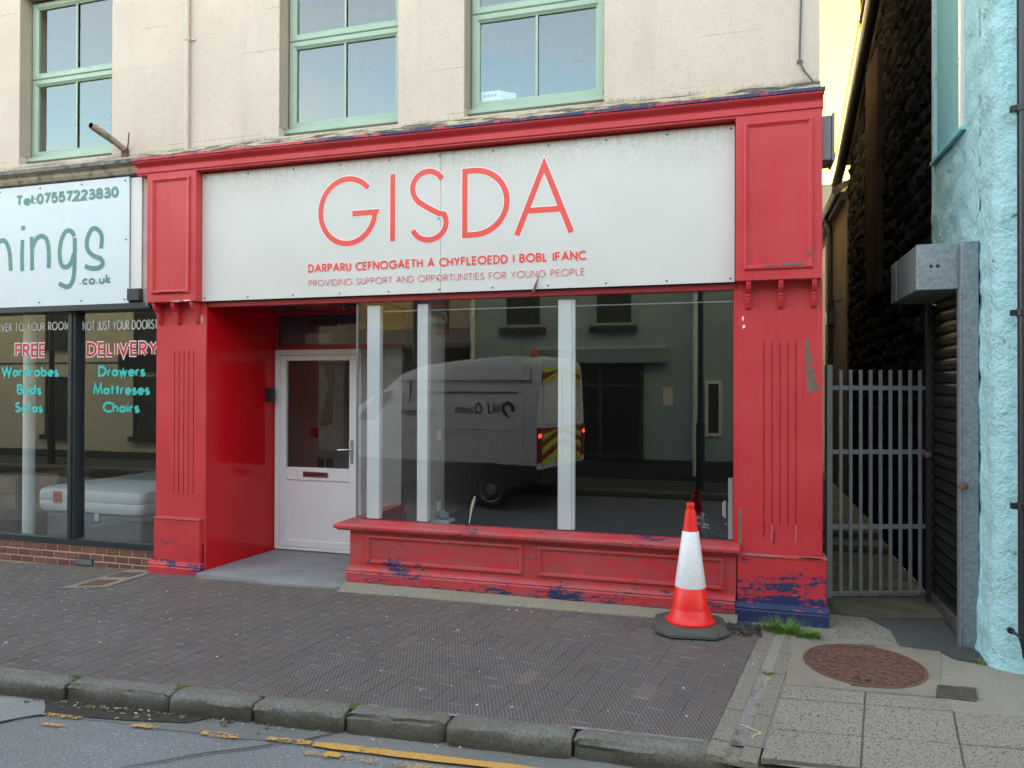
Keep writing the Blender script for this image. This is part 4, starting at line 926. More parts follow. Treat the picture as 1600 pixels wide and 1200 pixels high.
mb = MB().box(-4.604, -3.19, 1.050, 1.056, 2.275, 2.440); mb.build('transom_sign', M['purple'], en)
letters('Croeso i', 0.42, 0.125, 0.016, lambda u, v, l: (-4.28 + u, 1.030 - l, 2.315 + v), M['black'], en, 0, None, .25)
mb = MB().box(-4.30, -3.995, 1.044, 1.049, 2.143, 2.248)
mb.build('cover_plate', M['plate'], en, bevel=.003)
mb = MB()
for x in (-4.275, -4.15, -4.02):
    for z in (2.165, 2.228): mb.lathe([(0.008, 0), (0.006, -.004), (.0005, -.004)], (x, 1.044, z), 8, 'y')
mb.build('cover_plate_screws', M['rust'], en, kind='stuff')
dr = put('door', None, shop, (-4.1, 1.02, 0)); dr.empty_display_size = .1
mb = MB().frame_y(-4.632, -3.632, 0.022, 2.083, .055, 1.0, 1.07, wb=.03); mb.build('door_frame', M['white_upvc'], dr, bevel=.004)
mb = MB(); a0, a1 = -4.575, -3.690
mb.box(a0, a0 + .068, 1.012, 1.06, 0.055, 2.024); mb.box(a1 - .085, a1, 1.012, 1.06, 0.055, 2.024)
mb.box(a0 + .068, a1 - .085, 1.012, 1.06, 1.970, 2.024); mb.box(a0 + .068, a1 - .085, 1.012, 1.06, 0.742, 0.872); mb.box(a0 + .068, a1 - .085, 1.012, 1.06, 0.055, 0.122)
mb.build('leaf', M['white_upvc'], dr, bevel=.005)
mb = MB().box(a0 + .06, a1 - .078, 1.028, 1.05, 0.115, 0.75); mb.build('lower_panel', M['white_upvc'], dr)
mb = MB().quad((a0 + .06, 1.035, .865), (a1 - .078, 1.035, .865), (a1 - .078, 1.035, 1.978), (a0 + .06, 1.035, 1.978)); mb.build('pane', M['doorglass'], dr)
mb = MB().box(-4.300, -4.006, 1.002, 1.011, 0.776, 0.836); mb.build('letterbox', M['chrome'], dr, bevel=.006)
mb = MB().box(-4.286, -4.020, 0.994, 1.0015, 0.786, 0.828); mb.build('letterbox_flap', M['brownflap'], dr, bevel=.004)
mb = MB().box(-3.755, -3.724, 1.002, 1.0115, 0.93, 1.17); mb.build('handle_plate', M['chrome'], dr, bevel=.004)
mb = MB().tube([(-3.74, 1.002, 1.07), (-3.74, 0.965, 1.07), (-3.755, 0.955, 1.07), (-3.87, 0.955, 1.066)], [.009, .009, .010, .008], 8); mb.build('handle', M['chrome'], dr, smooth=True)
kp = thing('entry_keypad', 'small black entry keypad box on the glossy red side panel by the door', 'keypad', (-4.62, 0.9, 1.6))
mb = MB().box(-4.654, -4.590, 0.86, 0.955, 1.545, 1.690); mb.build('housing', M['black'], kp, bevel=.012)
mb = MB().box(-4.589, -4.586, 0.875, 0.94, 1.60, 1.675); mb.build('keys', M['vandark'], kp, bevel=.001)
sen = thing('motion_sensor', 'small broken sensor with a dangling wire under the entrance soffit', 'sensor', (-3.43, 0.37, 2.45))
mb = MB().box(-3.50, -3.36, 0.33, 0.42, 2.435, 2.468); mb.build('housing', M['black'], sen, bevel=.01)
mb = MB().tube([(-3.46, .33, 2.44), (-3.452, .325, 2.415), (-3.44, .32, 2.395)], .006, 6); mb.build('stub', M['plate'], sen)
mb = MB().tube([(-3.76, .34, 2.466), (-3.68, .335, 2.452), (-3.6, .33, 2.462), (-3.5, .34, 2.455)], .004, 6); mb.build('loose_wire', M['plate'], sen)
# room behind the window, hall behind the door ------------------------
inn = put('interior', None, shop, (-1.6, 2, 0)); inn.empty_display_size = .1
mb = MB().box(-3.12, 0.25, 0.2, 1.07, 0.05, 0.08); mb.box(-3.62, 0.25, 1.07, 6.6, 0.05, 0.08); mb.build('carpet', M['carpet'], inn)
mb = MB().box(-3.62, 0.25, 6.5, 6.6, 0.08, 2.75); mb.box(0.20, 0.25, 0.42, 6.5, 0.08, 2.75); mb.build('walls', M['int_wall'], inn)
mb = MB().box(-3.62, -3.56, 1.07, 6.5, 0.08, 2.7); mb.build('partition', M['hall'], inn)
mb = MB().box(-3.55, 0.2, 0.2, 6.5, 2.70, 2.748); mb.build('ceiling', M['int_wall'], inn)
mb = MB().box(-2.632, -2.536, 0.182, 0.50, 0.08, 2.70); mb.build('partition_stub', M['nib'], inn)
for z in (1.235, 0.615): mb = MB().box(-2.5355, -2.528, 0.33, 0.41, z, z + .085); mb.build('switch_plate', M['white_upvc'], inn, bevel=.003)
mb = MB().box(-5.66, -3.63, 1.10, 2.6, 0.03, 0.05); mb.build('hall_floor', M['carpet'], inn)
mb = MB().box(-5.66, -5.60, 1.08, 2.6, 0.05, 2.7); mb.box(-5.60, -4.66, 1.08, 1.12, 0.05, 2.7); mb.box(-5.60, -3.62, 2.5, 2.6, 0.05, 2.7); mb.box(-5.60, -3.63, 1.12, 2.5, 2.62, 2.7); mb.build('hall_walls', M['hall'], inn)
MB().box(-5.112, -5.021, 2.46, 2.498, 1.078, 1.196).build('fire_call_point', M['red_led'], inn, bevel=.004)
for x in (-5.03, -4.905): MB().box(x, x + .09, 2.485, 2.498, .70, .82).build('socket_plate', M['wood'], inn, bevel=.003)
MB().prof_y([(-4.98, 1.22), (-4.83, 1.24), (-4.80, 1.95), (-4.93, 1.97), (-4.87, 1.7)], 2.46, 2.495).build('wall_panel', M['brownflap'], inn)

# sign ----------------------------------------------------------------
sg = thing('shop_sign', 'long grey white shop sign with large red letters over the red shopfront', 'shop sign', (-2.4, 0.03, 2.48))
SX0, SX1, SZ0, SZ1 = -4.750, -0.042, 2.484, 3.655
for a, b in ((SX0, -2.3875), (-2.3845, SX1)):
    mb = MB().box(a, b, 0.026, 0.036, SZ0, SZ1); mb.build('panel', M['signwhite'], sg, bevel=.001, seg=1)
SY = 0.0255
def letter(ch, strokes, st, name='letter'):
    ink, bk = MB(), MB()
    for k, s in enumerate(strokes):
        ribbon(ink, s, st / 2, wall_place(0, 0, SY), 0.0022 + k * .0003); ribbon(bk, s, st / 2 + .0075, wall_place(0, 0, SY), 0.0006 + k * .0003)
    o = ink.build(name, M['sign_red'], sg); bk.build('letter_edge', M['vinyl_white'], sg)
ST = 0.047; h = ST / 2
def el(cx, cz, rx, rz, a0, a1, n=40): return arc(cx, cz, rx, rz, a0, a1, n)
letter('G', [el(-3.250, 3.217, .287 - h, .303 - h, 43, 352, 44) + [(-2.992 + .010, 3.193), (-3.203, 3.193)]], ST)
letter('I', [[(-2.8235, 2.937), (-2.8235, 3.502)]], ST)
letter('S', [el(-2.500, 3.365, .140 - .0, .142 - .005, 28, 222, 22)[:-1] + [(-2.585, 3.25), (-2.50, 3.197), (-2.405, 3.145)] + el(-2.492, 3.068, .155, .140, 28, -158, 24)], ST)
letter('D', [[(-2.172, 2.925 + h), (-2.172, 3.498 - h), (-2.09, 3.498 - h)] + el(-2.09, 3.2115, .280, .2865 - h, 90, -90, 30)[1:] + [(-2.172, 2.925 + h)]], ST)
letter('A', [[(-1.725, 2.925), (-1.500, 3.475), (-1.278, 2.925)], [(-1.645, 3.115), (-1.357, 3.115)]], ST)
letters('DARPARU CEFNOGAETH A CHYFLEOEDD I BOBL IFANC', 2.477, 0.076, 0.0165, wall_place(-3.636, 2.699, SY), M['sign_red'], sg, .004, M['vinyl_white'], .32)
letters('PROVIDING SUPPORT AND OPPORTUNITIES FOR YOUNG PEOPLE', 2.46, 0.057, 0.0062, wall_place(-3.629, 2.579, SY), M['sign_pink'], sg, .0025, M['vinyl_white'], .27)
mb = MB()
for z in (2.51, 3.625):
    for k in range(11): mb.lathe([(0.008, 0), (0.006, -.004), (.0005, -.0045)], (SX0 + .03 + (SX1 - SX0 - .06) * k / 10, 0.0258, z), 8, 'y')
for z in (2.6, 3.1): mb.lathe([(0.008, 0), (0.006, -.004), (.0005, -.0045)], (-2.405, 0.0258, z), 8, 'y')
mb.build('screws', M['rust'], sg, kind='stuff')
tw = thing('dry_grass_stalk', 'dry brown stalk stuck on the bottom edge of the white sign', 'dry stalk', (-1.55, .02, 2.48))
mb = MB().tube([(-1.585, .015, 2.462), (-1.565, .008, 2.51), (-1.545, .004, 2.555), (-1.535, .004, 2.590)], [.009, .011, .006, .002], 6); mb.build('stalk', M['leafbrown'], tw)
# odds on the wall ----------------------------------------------------
cb = thing('loose_cable', 'thin grey cable hanging down the cream wall by the alley corner', 'cable', (0.43, .09, 4.2))
mb = MB().tube([(0.425, .088, HT), (0.424, .088, 5.2), (0.421, .088, 4.54), (0.413, .086, 4.20), (0.412, .086, 4.09), (0.44, .08, 4.02), (0.50, .07, 3.93), (0.540, .04, 3.87), (0.552, -.03, 3.835)], .0075, 6); mb.build('run', M['wire'], cb, smooth=True)
mb = MB().box(0.395, 0.432, .08, .10, 4.085, 4.10); mb.build('clip', M['wire'], cb)
vp = thing('wall_pipe', 'thin cream painted pipe running down the cream wall between two windows', 'pipe', (-4.98, .07, 3.9))
mb = MB().tube([(-4.968, .072, 3.90), (-4.968, .072, HT)], .021, 12); mb.build('tube', M['cream_pipe'], vp, smooth=True)
mb = MB().tube([(-4.968, .072, 4.94), (-4.968, .072, 4.975)], .027, 12); mb.box(-4.93, -4.895, .085, .10, 4.945, 4.965); mb.build('collar', M['cream_pipe'], vp)
gb = thing('meter_cabinet', 'grey metal cabinet fixed high on the alley side of the red shopfront', 'cabinet', (0.59, .12, 3.4))
mb = MB().box(0.562, 0.625, 0.055, 0.30, 3.345, 3.665); mb.build('case', M['grey_box'], gb, bevel=.003)
mb = MB().box(0.627, 0.648, 0.045, 0.305, 3.335, 3.680); mb.build('lid', M['grey_box'], gb, bevel=.003)
wb = thing('carton', 'small white and yellow carton on the inner sill of the upper window nearest the alley', 'carton', (-2.0, .34, 4.12))
mb = MB().hexa([(-2.135, .315, 4.116), (-1.975, .315, 4.116), (-1.85, .42, 4.116), (-2.12, .42, 4.116)], [(-2.135, .315, 4.232), (-1.975, .315, 4.232), (-1.85, .42, 4.232), (-2.12, .42, 4.232)]); mb.build('body', M['paper'], wb)
mb = MB().box(-2.125, -1.985, .311, .3135, 4.13, 4.155); mb.build('yellow_band', plain('pale_yellow_print', (.65, .58, .22), .6), wb)
mb = MB()
for k in range(4): mb.box(-2.11 + k * .031, -2.088 + k * .031, .311, .3135, 4.185, 4.205)
mb.build('print', plain('grey_print', (.28, .28, .30), .6), wb)
ft = thing('feather', 'brown and white feather stuck upright on the shop window glass', 'feather', (-2.12, .09, .6))
mb = MB(); rg_ = [(-2.142, .60, .004), (-2.135, .66, .014), (-2.122, .72, .019), (-2.108, .77, .014), (-2.098, .80, .002)]
b = 0
for x, z, w in rg_: mb.v += [(x - w, .092, z - w * .2), (x, .084, z), (x + w, .092, z + w * .2)]
for i in range(4): mb.f += [(3 * i, 3 * i + 1, 3 * i + 4, 3 * i + 3), (3 * i + 1, 3 * i + 2, 3 * i + 5, 3 * i + 4)]
mb.build('vane', M['leafbrown'], ft)
mb = MB().tube([(-2.147, .083, .575), (-2.12, .081, .72), (-2.099, .084, .80)], .003, 5); mb.build('quill', M['paper'], ft)
cl = thing('crumpled_cloth', 'crumpled grey blue cloth inside the shop window by the second white post', 'cloth', (-2.45, .26, .56))
mb = MB(); rings = []
for i in range(7):
    t = i / 6; r = .05 * math.sin(math.pi * min(1, .15 + t * .85)) + .004
    rings.append([(-2.45 + (r * (1 + .3 * mnoise.noise(Vector((k, i, 0))))) * math.cos(k * math.pi / 5), .27 + r * math.sin(k * math.pi / 5), .56 + t * .075 + .01 * mnoise.noise(Vector((k * 2.1, i, 3)))) for k in range(10)])
mb.loft(rings); mb.build('fold', plain('grey_blue_cloth', (.20, .23, .27), .9, var=.6, scale=25), cl, smooth=True)
mb = MB().box(-2.56, -2.38, .21, .36, .535, .56); mb.build('inner_ledge', M['nib'], sw)
pw = thing('plastic_wrap', 'crumpled clear plastic wrap lying behind the glass at the window corner by the cone', 'plastic wrap', (-.22, .25, .56))
mb = MB(); n = 12
for i in range(n + 1):
    for j in range(n + 1):
        u, v = i / n, j / n; x = -.36 + .26 * u; z = .555 + .20 * v * (1 - .5 * u); y = .30 - .05 * math.sin(u * 3) + .05 * mnoise.noise(Vector((u * 5, v * 5, 2)))
        mb.v.append((x, y, z))
mb.f = [(i * (n + 1) + j, (i + 1) * (n + 1) + j, (i + 1) * (n + 1) + j + 1, i * (n + 1) + j + 1) for i in range(n) for j in range(n)]
mb.build('film', glass('clear_film', 1.7, (.86, .86, .87)), pw, smooth=True)

# ================================================================== NEIGHBOURING BED SHOP
nb = thing('bed_shop_building', 'cream rendered building with a bed shop behind dark framed windows', 'building', (-7.5, .1, 0))
NX0, NX1 = -13.5, -4.937
holes = [(-12.95, -11.775, WZ0, WZ1), (-10.0, -8.825, WZ0, WZ1), (-7.048, -5.869, WZ0, WZ1)]
mb = MB(); wall_with_holes(mb, NX0, NX1, 3.875, HT - .2, WY + .001, 0.42, holes)
mb.box(NX0, NX0 + .3, .42, 9, 0, HT - .2); mb.box(NX0 + .3, NX1, 8.7, 9, 0, HT - .2); mb.build('wall', M['render'], nb)
mb = MB().box(NX0 + .3, NX1, .42, 8.7, 2.85, 3.80); mb.box(NX0 + .3, NX1, .42, 8.7, 5.95, 6.1); mb.box(NX0 + .3, NX1, 4, 4.1, 3.8, 5.95); mb.build('upper_room', M['darkroom'], nb)
mb = MB(); mb.loft([[(x, -0.05, HT - .2), (x, 4.5, HT + 1.3), (x, 9.05, HT - .2), (x, 9.05, HT - .32), (x, 4.5, HT + 1.16), (x, -0.05, HT - .32)] for x in (NX0 - .05, -4.938)]); mb.build('roof', M['slate'], nb)
for h_ in holes: upper_window(nb, h_[0], h_[1])
rings = []
for i in range(41):
    x = -13.5 + 8.085 * i / 40; n = mnoise.noise(Vector((x * 6, 3, 0))) * .006
    rings.append([(x, .13, 3.70), (x, 0.0, 3.72), (x, -.02 + n, 3.75), (x, -.02, 3.785), (x, -.06 + n, 3.80 + n), (x, -.065 + n, 3.845), (x, -.02, 3.87 + n), (x, .13, 3.90)])
mb = MB().loft(rings); mb.build('stone_ledge', M['stonecap'], nb)
mb = MB().box(-13.5, -5.425, -.0755, -.0655, 3.80, 3.838); mb.build('ledge_flashing', M['lead'], nb, bevel=.003)
mb = MB().box(-5.44, -5.325, .05, .11, 2.44, 3.70); mb.build('end_batten', plain('pinkish_batten', (.50, .38, .34), .7), nb)
mb = MB().box(-5.345, -5.318, -.02, .06, 2.46, 2.62); mb.build('batten_end', plain('blue_grey_end', (.12, .20, .23), .6), nb)
mb = MB().box(-13.5, -5.33, .02, .18, 2.437, 2.50); mb.build('window_head', M['anthracite'], nb, bevel=.003)
nw = put('shop_window', None, nb, (-7, .1, .2)); nw.empty_display_size = .1
mb = MB().box(-13.5, -5.30, .10, .17, .128, .192); mb.build('bottom_rail', M['anthracite'], nw, bevel=.004)
for x0 in (-12.5, -9.45, -6.385):
    mb = MB().box(x0, x0 + .092, .09, .22, .192, 2.437); mb.build('mullion', M['anthracite'], nw, bevel=.004)
    mb = MB().box(x0 + .036, x0 + .058, .078, .09, .192, 2.437); mb.build('mullion_bead', M['anthracite'], nw, bevel=.002)
for a, b in ((-12.4, -9.46), (-9.35, -6.39), (-6.29, -5.30)):
    mb = MB().quad((a, .15, .192), (b, .15, .192), (b, .15, 2.437), (a, .15, 2.437)); mb.build('pane', M['shopglass2'], nw)
TY = 0.1485
def glasstext(txt, x0, x1, z0, z1, st, m, halo=0, hm=None, gap=.25):
    letters(txt, x1 - x0, z1 - z0, st, wall_place(x0, z0, TY), m, nw, halo, hm, gap)
glasstext('WE DELIVER TO YOUR ROOM,', -7.66, -6.405, 2.262, 2.350, .0125, M['vinyl_pale'], gap=.30)
glasstext('NOT JUST YOUR DOORSTEP', -6.262, -5.27, 2.250, 2.345, .0125, M['vinyl_pale'], gap=.30)
glasstext('FREE', -7.135, -6.73, 1.994, 2.135, .026, M['vinyl_red2'], .009, M['vinyl_white'], .30)
glasstext('DELIVERY', -6.207, -5.345, 1.994, 2.135, .026, M['vinyl_red2'], .009, M['vinyl_white'], .30)
glasstext('Wardrobes', -7.315, -6.553, 1.793, 1.905, .0245, M['vinyl_teal'])
glasstext('Drawers', -6.063, -5.490, 1.793, 1.905, .0245, M['vinyl_teal'])
glasstext('Beds', -7.107, -6.776, 1.610, 1.722, .0245, M['vinyl_teal'])
glasstext('Mattreses', -6.124, -5.436, 1.614, 1.726, .0245, M['vinyl_teal'])
glasstext('Sofas', -7.131, -6.758, 1.426, 1.538, .0245, M['vinyl_teal'])
glasstext('Chairs', -6.004, -5.556, 1.440, 1.550, .0245, M['vinyl_teal'])
# brick riser: every brick a piece
br = put('brick_riser', None, nb, (-7, .1, 0)); br.empty_display_size = .1
rings = [[(x, .118, drop(x) - .12), (x, .118, .128), (x, .20, .128), (x, .20, drop(x) - .12)] for x in [-13.5, -10, -8] + frange(-7.3, -5.31, 4)]
mb = MB().loft(rings); mb.build('mortar_bed', M['mortar'], br)
bm_ = {}
def brick(x0, x1, z0, z1):
    k = (round(x1 - x0, 3), round(z1 - z0, 3))
    if k not in bm_:
        w, hh = (x1 - x0) / 2, (z1 - z0) / 2; c = .004
        q = MB(); a = [(-w, .02, -hh), (w, .02, -hh), (w, .02, hh), (-w, .02, hh)]; b = [(p[0], -.0035, p[2]) for p in a]; d = [(p[0] * (1 - c / w), -.007, p[2] * (1 - c / hh)) for p in a]
        q.loft([a[::-1], b[::-1], d[::-1]]); me = bpy.data.meshes.new('brick'); me.from_pydata(q.v, [], q.f); me.materials.append(M['brick']); bm_[k] = me
    o = put('brick', bm_[k], br, ((x0 + x1) / 2, .118 + rg.uniform(-.002, .002), (z0 + z1) / 2)); return o
for c in range(4):
    off = (.1075 if c % 2 else 0)
    x = -9.9 + off
    while x < -5.33:
        z1 = .116 - c * .070; z0 = z1 - .056; e = min(x + .140, -5.33)
        if e - x > .02 and not (c == 3 and -6.29 < (x + e) / 2 < -6.08) and z0 > -.19: brick(x, e, z0, z1)
        x += .1535
mb = MB().box(-6.29, -6.075, .105, .13, -.062, .004); av = mb.build('air_brick', M['vandark'], br, bevel=.002)
mb = MB()
for k in range(12): mb.box(-6.28 + k * .017, -6.272 + k * .017, .098, .1045, -.055, -.003)
mb.build('air_brick_bars', M['gate'], br, kind='stuff')
# sign
ns = thing('bed_shop_sign', 'white shop sign with sea green lettering and a phone number, left of the red shopfront', 'shop sign', (-8, .03, 2.49))
mb = MB().box(-12.0, -5.575, .018, .034, 2.492, 3.700); mb.build('board', M['white_sheet'], ns, bevel=.002)
mb = MB().box(-5.572, -5.445, .036, .06, 2.630, 3.690); mb.build('end_panel', plain('white_end_panel', (.72, .71, .69), .4, var=.03), ns)
mb = MB().box(-5.572, -5.435, -.01, .05, 2.512, 2.626); mb.build('light_housing', plain('dark_glossy_box', (.05, .06, .075), .2), ns, bevel=.004)
mb = MB()
for k in range(13):
    for z in (2.53, 3.665): mb.lathe([(0.009, 0), (0.007, -.004), (.0005, -.005)], (-11.9 + k * .523, .018, z), 8, 'y')
mb.lathe([(0.009, 0), (0.007, -.004), (.0005, -.005)], (-5.61, .018, 3.1), 8, 'y'); mb.build('screws', M['vandark'], ns, kind='stuff')
NY = .0175
letters('Tel:07557223830', 1.28, .108, .0255, wall_place(-6.98, 3.508, NY), M['vinyl_green'], ns, 0, None, .24)
letters('.co.uk', .385, .095, .020, wall_place(-6.168, 2.685, NY), M['vinyl_green'], ns, 0, None, .28)
def script_letter(strokes, st=.046, name='letter'):
    q = MB()
    for k, s in enumerate(strokes):
        P = [Vector(p) for p in s]; out = []
        for i in range(len(P) - 1):   # Catmull-Rom
            p0, p1, p2, p3 = P[max(i - 1, 0)], P[i], P[i + 1], P[min(i + 2, len(P) - 1)]
            for t in [j / 6 for j in range(6)]:
                out.append(tuple(0.5 * ((2 * p1) + (p2 - p0) * t + (2 * p0 - 5 * p1 + 4 * p2 - p3) * t * t + (3 * p1 - p0 - 3 * p2 + p3) * t ** 3)))
        out.append(tuple(P[-1])); ribbon(q, out, st / 2, wall_place(0, 0, NY), .0016 + k * .0004)
    q.build(name, M['vinyl_green'], ns)
script_letter([[(-7.27, 3.21), (-7.27, 2.86)], [(-7.26, 3.06), (-7.22, 3.15), (-7.13, 3.17), (-7.07, 3.08), (-7.05, 2.95), (-7.045, 2.862)]])
script_letter([[(-6.893, 3.165), (-6.898, 3.0), (-6.893, 2.852)], [(-6.91, 3.283), (-6.86, 3.283)]])
script_letter([[(-6.775, 3.19), (-6.768, 3.0), (-6.765, 2.852)], [(-6.768, 3.07), (-6.72, 3.16), (-6.65, 3.19), (-6.58, 3.15), (-6.553, 3.02), (-6.553, 2.868)]])
script_letter([[(-6.235, 3.165), (-6.27, 3.215), (-6.335, 3.22), (-6.39, 3.15), (-6.417, 3.02), (-6.395, 2.90), (-6.335, 2.868), (-6.27, 2.91), (-6.24, 3.0)], [(-6.23, 3.15), (-6.228, 3.0), (-6.235, 2.80), (-6.27, 2.70), (-6.33, 2.675), (-6.42, 2.71)]])
script_letter([[(-5.905, 3.03), (-5.90, 3.15), (-5.95, 3.215), (-6.02, 3.22), (-6.075, 3.13), (-6.07, 3.03), (-6.0, 2.965), (-5.91, 2.93), (-5.885, 2.88), (-5.93, 2.845), (-6.02, 2.842), (-6.10, 2.868)]])
# interior and goods
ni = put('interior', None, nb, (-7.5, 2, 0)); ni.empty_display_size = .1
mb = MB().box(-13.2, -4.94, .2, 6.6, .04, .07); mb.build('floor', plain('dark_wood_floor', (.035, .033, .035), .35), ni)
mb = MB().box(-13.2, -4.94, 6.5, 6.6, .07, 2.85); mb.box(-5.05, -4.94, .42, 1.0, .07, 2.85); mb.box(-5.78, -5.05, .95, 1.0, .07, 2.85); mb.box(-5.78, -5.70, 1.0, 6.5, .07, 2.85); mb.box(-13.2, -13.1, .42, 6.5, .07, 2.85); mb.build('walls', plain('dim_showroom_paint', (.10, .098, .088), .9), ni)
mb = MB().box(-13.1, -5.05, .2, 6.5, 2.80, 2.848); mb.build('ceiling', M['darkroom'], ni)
mb = MB().tube([(-7.19, .36, .07), (-7.19, .36, 2.80)], .058, 20); mb.build('column', M['white_post'], ni, smooth=True)
bed = thing('divan_bed', 'grey divan bed with a plastic wrapped white mattress in the shop window', 'bed', (-6.5, 1.3, .07))
mb = MB().box(-7.13, -5.88, .52, 2.4, .07, .358); mb.build('base', M['bedbase'], bed, bevel=.03, seg=3)
def mattress():
    q = MB(); rings = []
    for z, i in ((.36, .05), (.375, .015), (.41, .0), (.475, .001), (.483, .005), (.491, .001), (.56, .0), (.60, .015), (.617, .05)):
        ring = []
        x0, x1, y0, y1 = -7.235 + i, -5.855 - i, .49 + i, 2.45 - i; r = .07; n = 0
        for cx, cy, a0 in ((x1 - r, y0 + r, -90), (x1 - r, y1 - r, 0), (x0 + r, y1 - r, 90), (x0 + r, y0 + r, 180)):
            pts = [(cx + r * math.cos(R(a0 + 22.5 * k)), cy + r * math.sin(R(a0 + 22.5 * k))) for k in range(5)]
            ring += pts
        full = []
        for k in range(len(ring)):
            p, p2 = ring[k], ring[(k + 1) % len(ring)]; m_ = 28 if k in (4, 9, 14, 19) else 1
            for t in range(m_): full.append((p[0] + (p2[0] - p[0]) * t / m_, p[1] + (p2[1] - p[1]) * t / m_))
        rings.append([(x + .004 * mnoise.noise(Vector((x * 7, z * 4, y * 7))), y + .006 * mnoise.noise(Vector((x * 9 + z * 8, z * 3, y * 9))), z + .004 * mnoise.noise(Vector((x * 5, y * 5, z)))) for x, y in full])
    q.loft(rings); return q
mattress().build('mattress', M['mattress'], bed, smooth=True)
mb = MB().box(-6.985, -6.885, .470, .482, .47, .585); mb.build('orange_label', M['orange'], bed)
mb = MB()
for k in range(3): mb.box(-6.97, -6.90, .467, .4695, .49 + k * .027, .50 + k * .027)
mb.build('label_print', M['vandark'], bed)
mb = MB().box(-6.47, -6.415, .505, .518, .285, .37); mb.build('swing_tag', M['bluewhite'], bed)
def chest(x0, x1, y0, y1, z1, label):
    t = thing('chest_of_drawers', label, 'drawers', ((x0 + x1) / 2, y0, .07), 'wooden chests in the bed shop')
    MB().box(x0, x1, y0, y1, .07, z1).build('carcass', M['wood'], t, bevel=.006)
    n = 2
    for k in range(n):
        a = .10 + (z1 - .12) * k / n; b = .10 + (z1 - .12) * (k + 1) / n - .02
        MB().box(x0 + .02, x1 - .02, y0 - .018, y0, a, b).build('drawer', M['wood'], t, bevel=.004)
chest(-9.75, -9.05, 1.8, 2.3, .51, 'low oak chest with two drawers at the left edge of the bed shop window')
chest(-8.84, -8.36, 1.8, 2.3, .57, 'taller oak chest seen between the white column and the bed')
bx = thing('white_bedside_unit', 'small white unit behind the mattress beside the red pilaster', 'bedside unit', (-7.2, 3.4, .07))
MB().box(-7.45, -6.75, 3.4, 3.8, .07, .62).build('carcass', M['white_post'], bx, bevel=.01)
MB().box(-7.43, -6.77, 3.385, 3.4, .35, .58).build('drawer', M['white_post'], bx, bevel=.004)
# rusty bracket
rb = thing('flagpole_bracket', 'rusty cut off flagpole socket sticking out of the cream wall', 'bracket', (-5.74, .05, 3.95))
mb = MB().tube([(-5.700, .085, 3.985), (-5.735, -.015, 4.045), (-5.800, -.20, 4.13)], [.030, .032, .034], 14); mb.build('socket', plain('pale_rusty_tube', (.30, .23, .16), .7, var=.35, scale=18, dirt=(10, .5, .7, (.10, .05, .03))), rb, smooth=True)
mb = MB().lathe([(.026, 0), (.0005, .0)], (-5.803, -.212, 4.132), 12, 'y'); mb.build('bore', M['black'], rb)
mb = MB().box(-5.735, -5.660, .078, .10, 3.895, 3.99); mb.build('foot_plate', M['rust'], rb, bevel=.004)
mb = MB().tube([(-5.675, .09, 3.95), (-5.62, .05, 4.04), (-5.585, .02, 4.12)], .006, 6); mb.tube([(-5.70, .09, 3.96), (-5.78, .04, 4.03), (-5.80, -.02, 4.09)], .005, 6); mb.build('stay', M['rust'], rb)

# ================================================================== AQUA BUILDING AND ALLEY
aq = thing('aqua_building', 'aqua painted rough rendered building with a dark stone side wall along the alley', 'building', (1.55, 0, 0))
def rough_sheet(path, z0, z1, nz, amp, seed):
    """wall skin over a plan path (points and outward normals), pushed about by noise"""
    mb = MB(); n = len(path)
    for (x, y, nx, ny) in path:
        for k in range(nz + 1):
            z = z0 + (z1 - z0) * k / nz; p = Vector((x * 6 + seed, y * 6, z * 6))
            d = amp * (mnoise.noise(p) + 0.55 * mnoise.noise(p * 2.3) + 0.3 * mnoise.noise(p * 5.1))
            bulge = 0.05 * max(0, 0.55 - z) if z < 0.55 else 0
            mb.v.append((x + nx * (d + bulge), y + ny * (d + bulge), z))
    m = nz + 1
    mb.f = [(i * m + k, (i + 1) * m + k, (i + 1) * m + k + 1, i * m + k + 1) for i in range(n - 1) for k in range(nz)]
    return mb
AX = 1.505
path = [(AX + .012, -0.122, -1, 0)] + [(AX, y, -1, 0) for y in frange(-.13, -.40, 9)]
path += [(AX + .10 - .10 * math.cos(R(a)), -.40 - .10 * math.sin(R(a)), -math.cos(R(a)), -math.sin(R(a))) for a in (15, 30, 45, 60, 75)]
path += [(x, -.50, 0, -1) for x in frange(AX + .10, 3.3, 50)] + [(x, -.5, 0, -1) for x in frange(3.5, 8.4, 14)]
mb = rough_sheet(path, -.06, 7.6, 230, .020, 3); mb.f = [tuple(reversed(f)) for f in mb.f]; mb.build('front_wall', M['aqua'], aq, smooth=True)
mb = MB().prof_x([(-.38, -.1), (6.2, -.1), (6.2, 4.9), (.9, 7.4), (.9, 7.6), (-.38, 7.6)], 1.62, 8.4); mb.build('core_wall', M['mortar_dark'], aq)
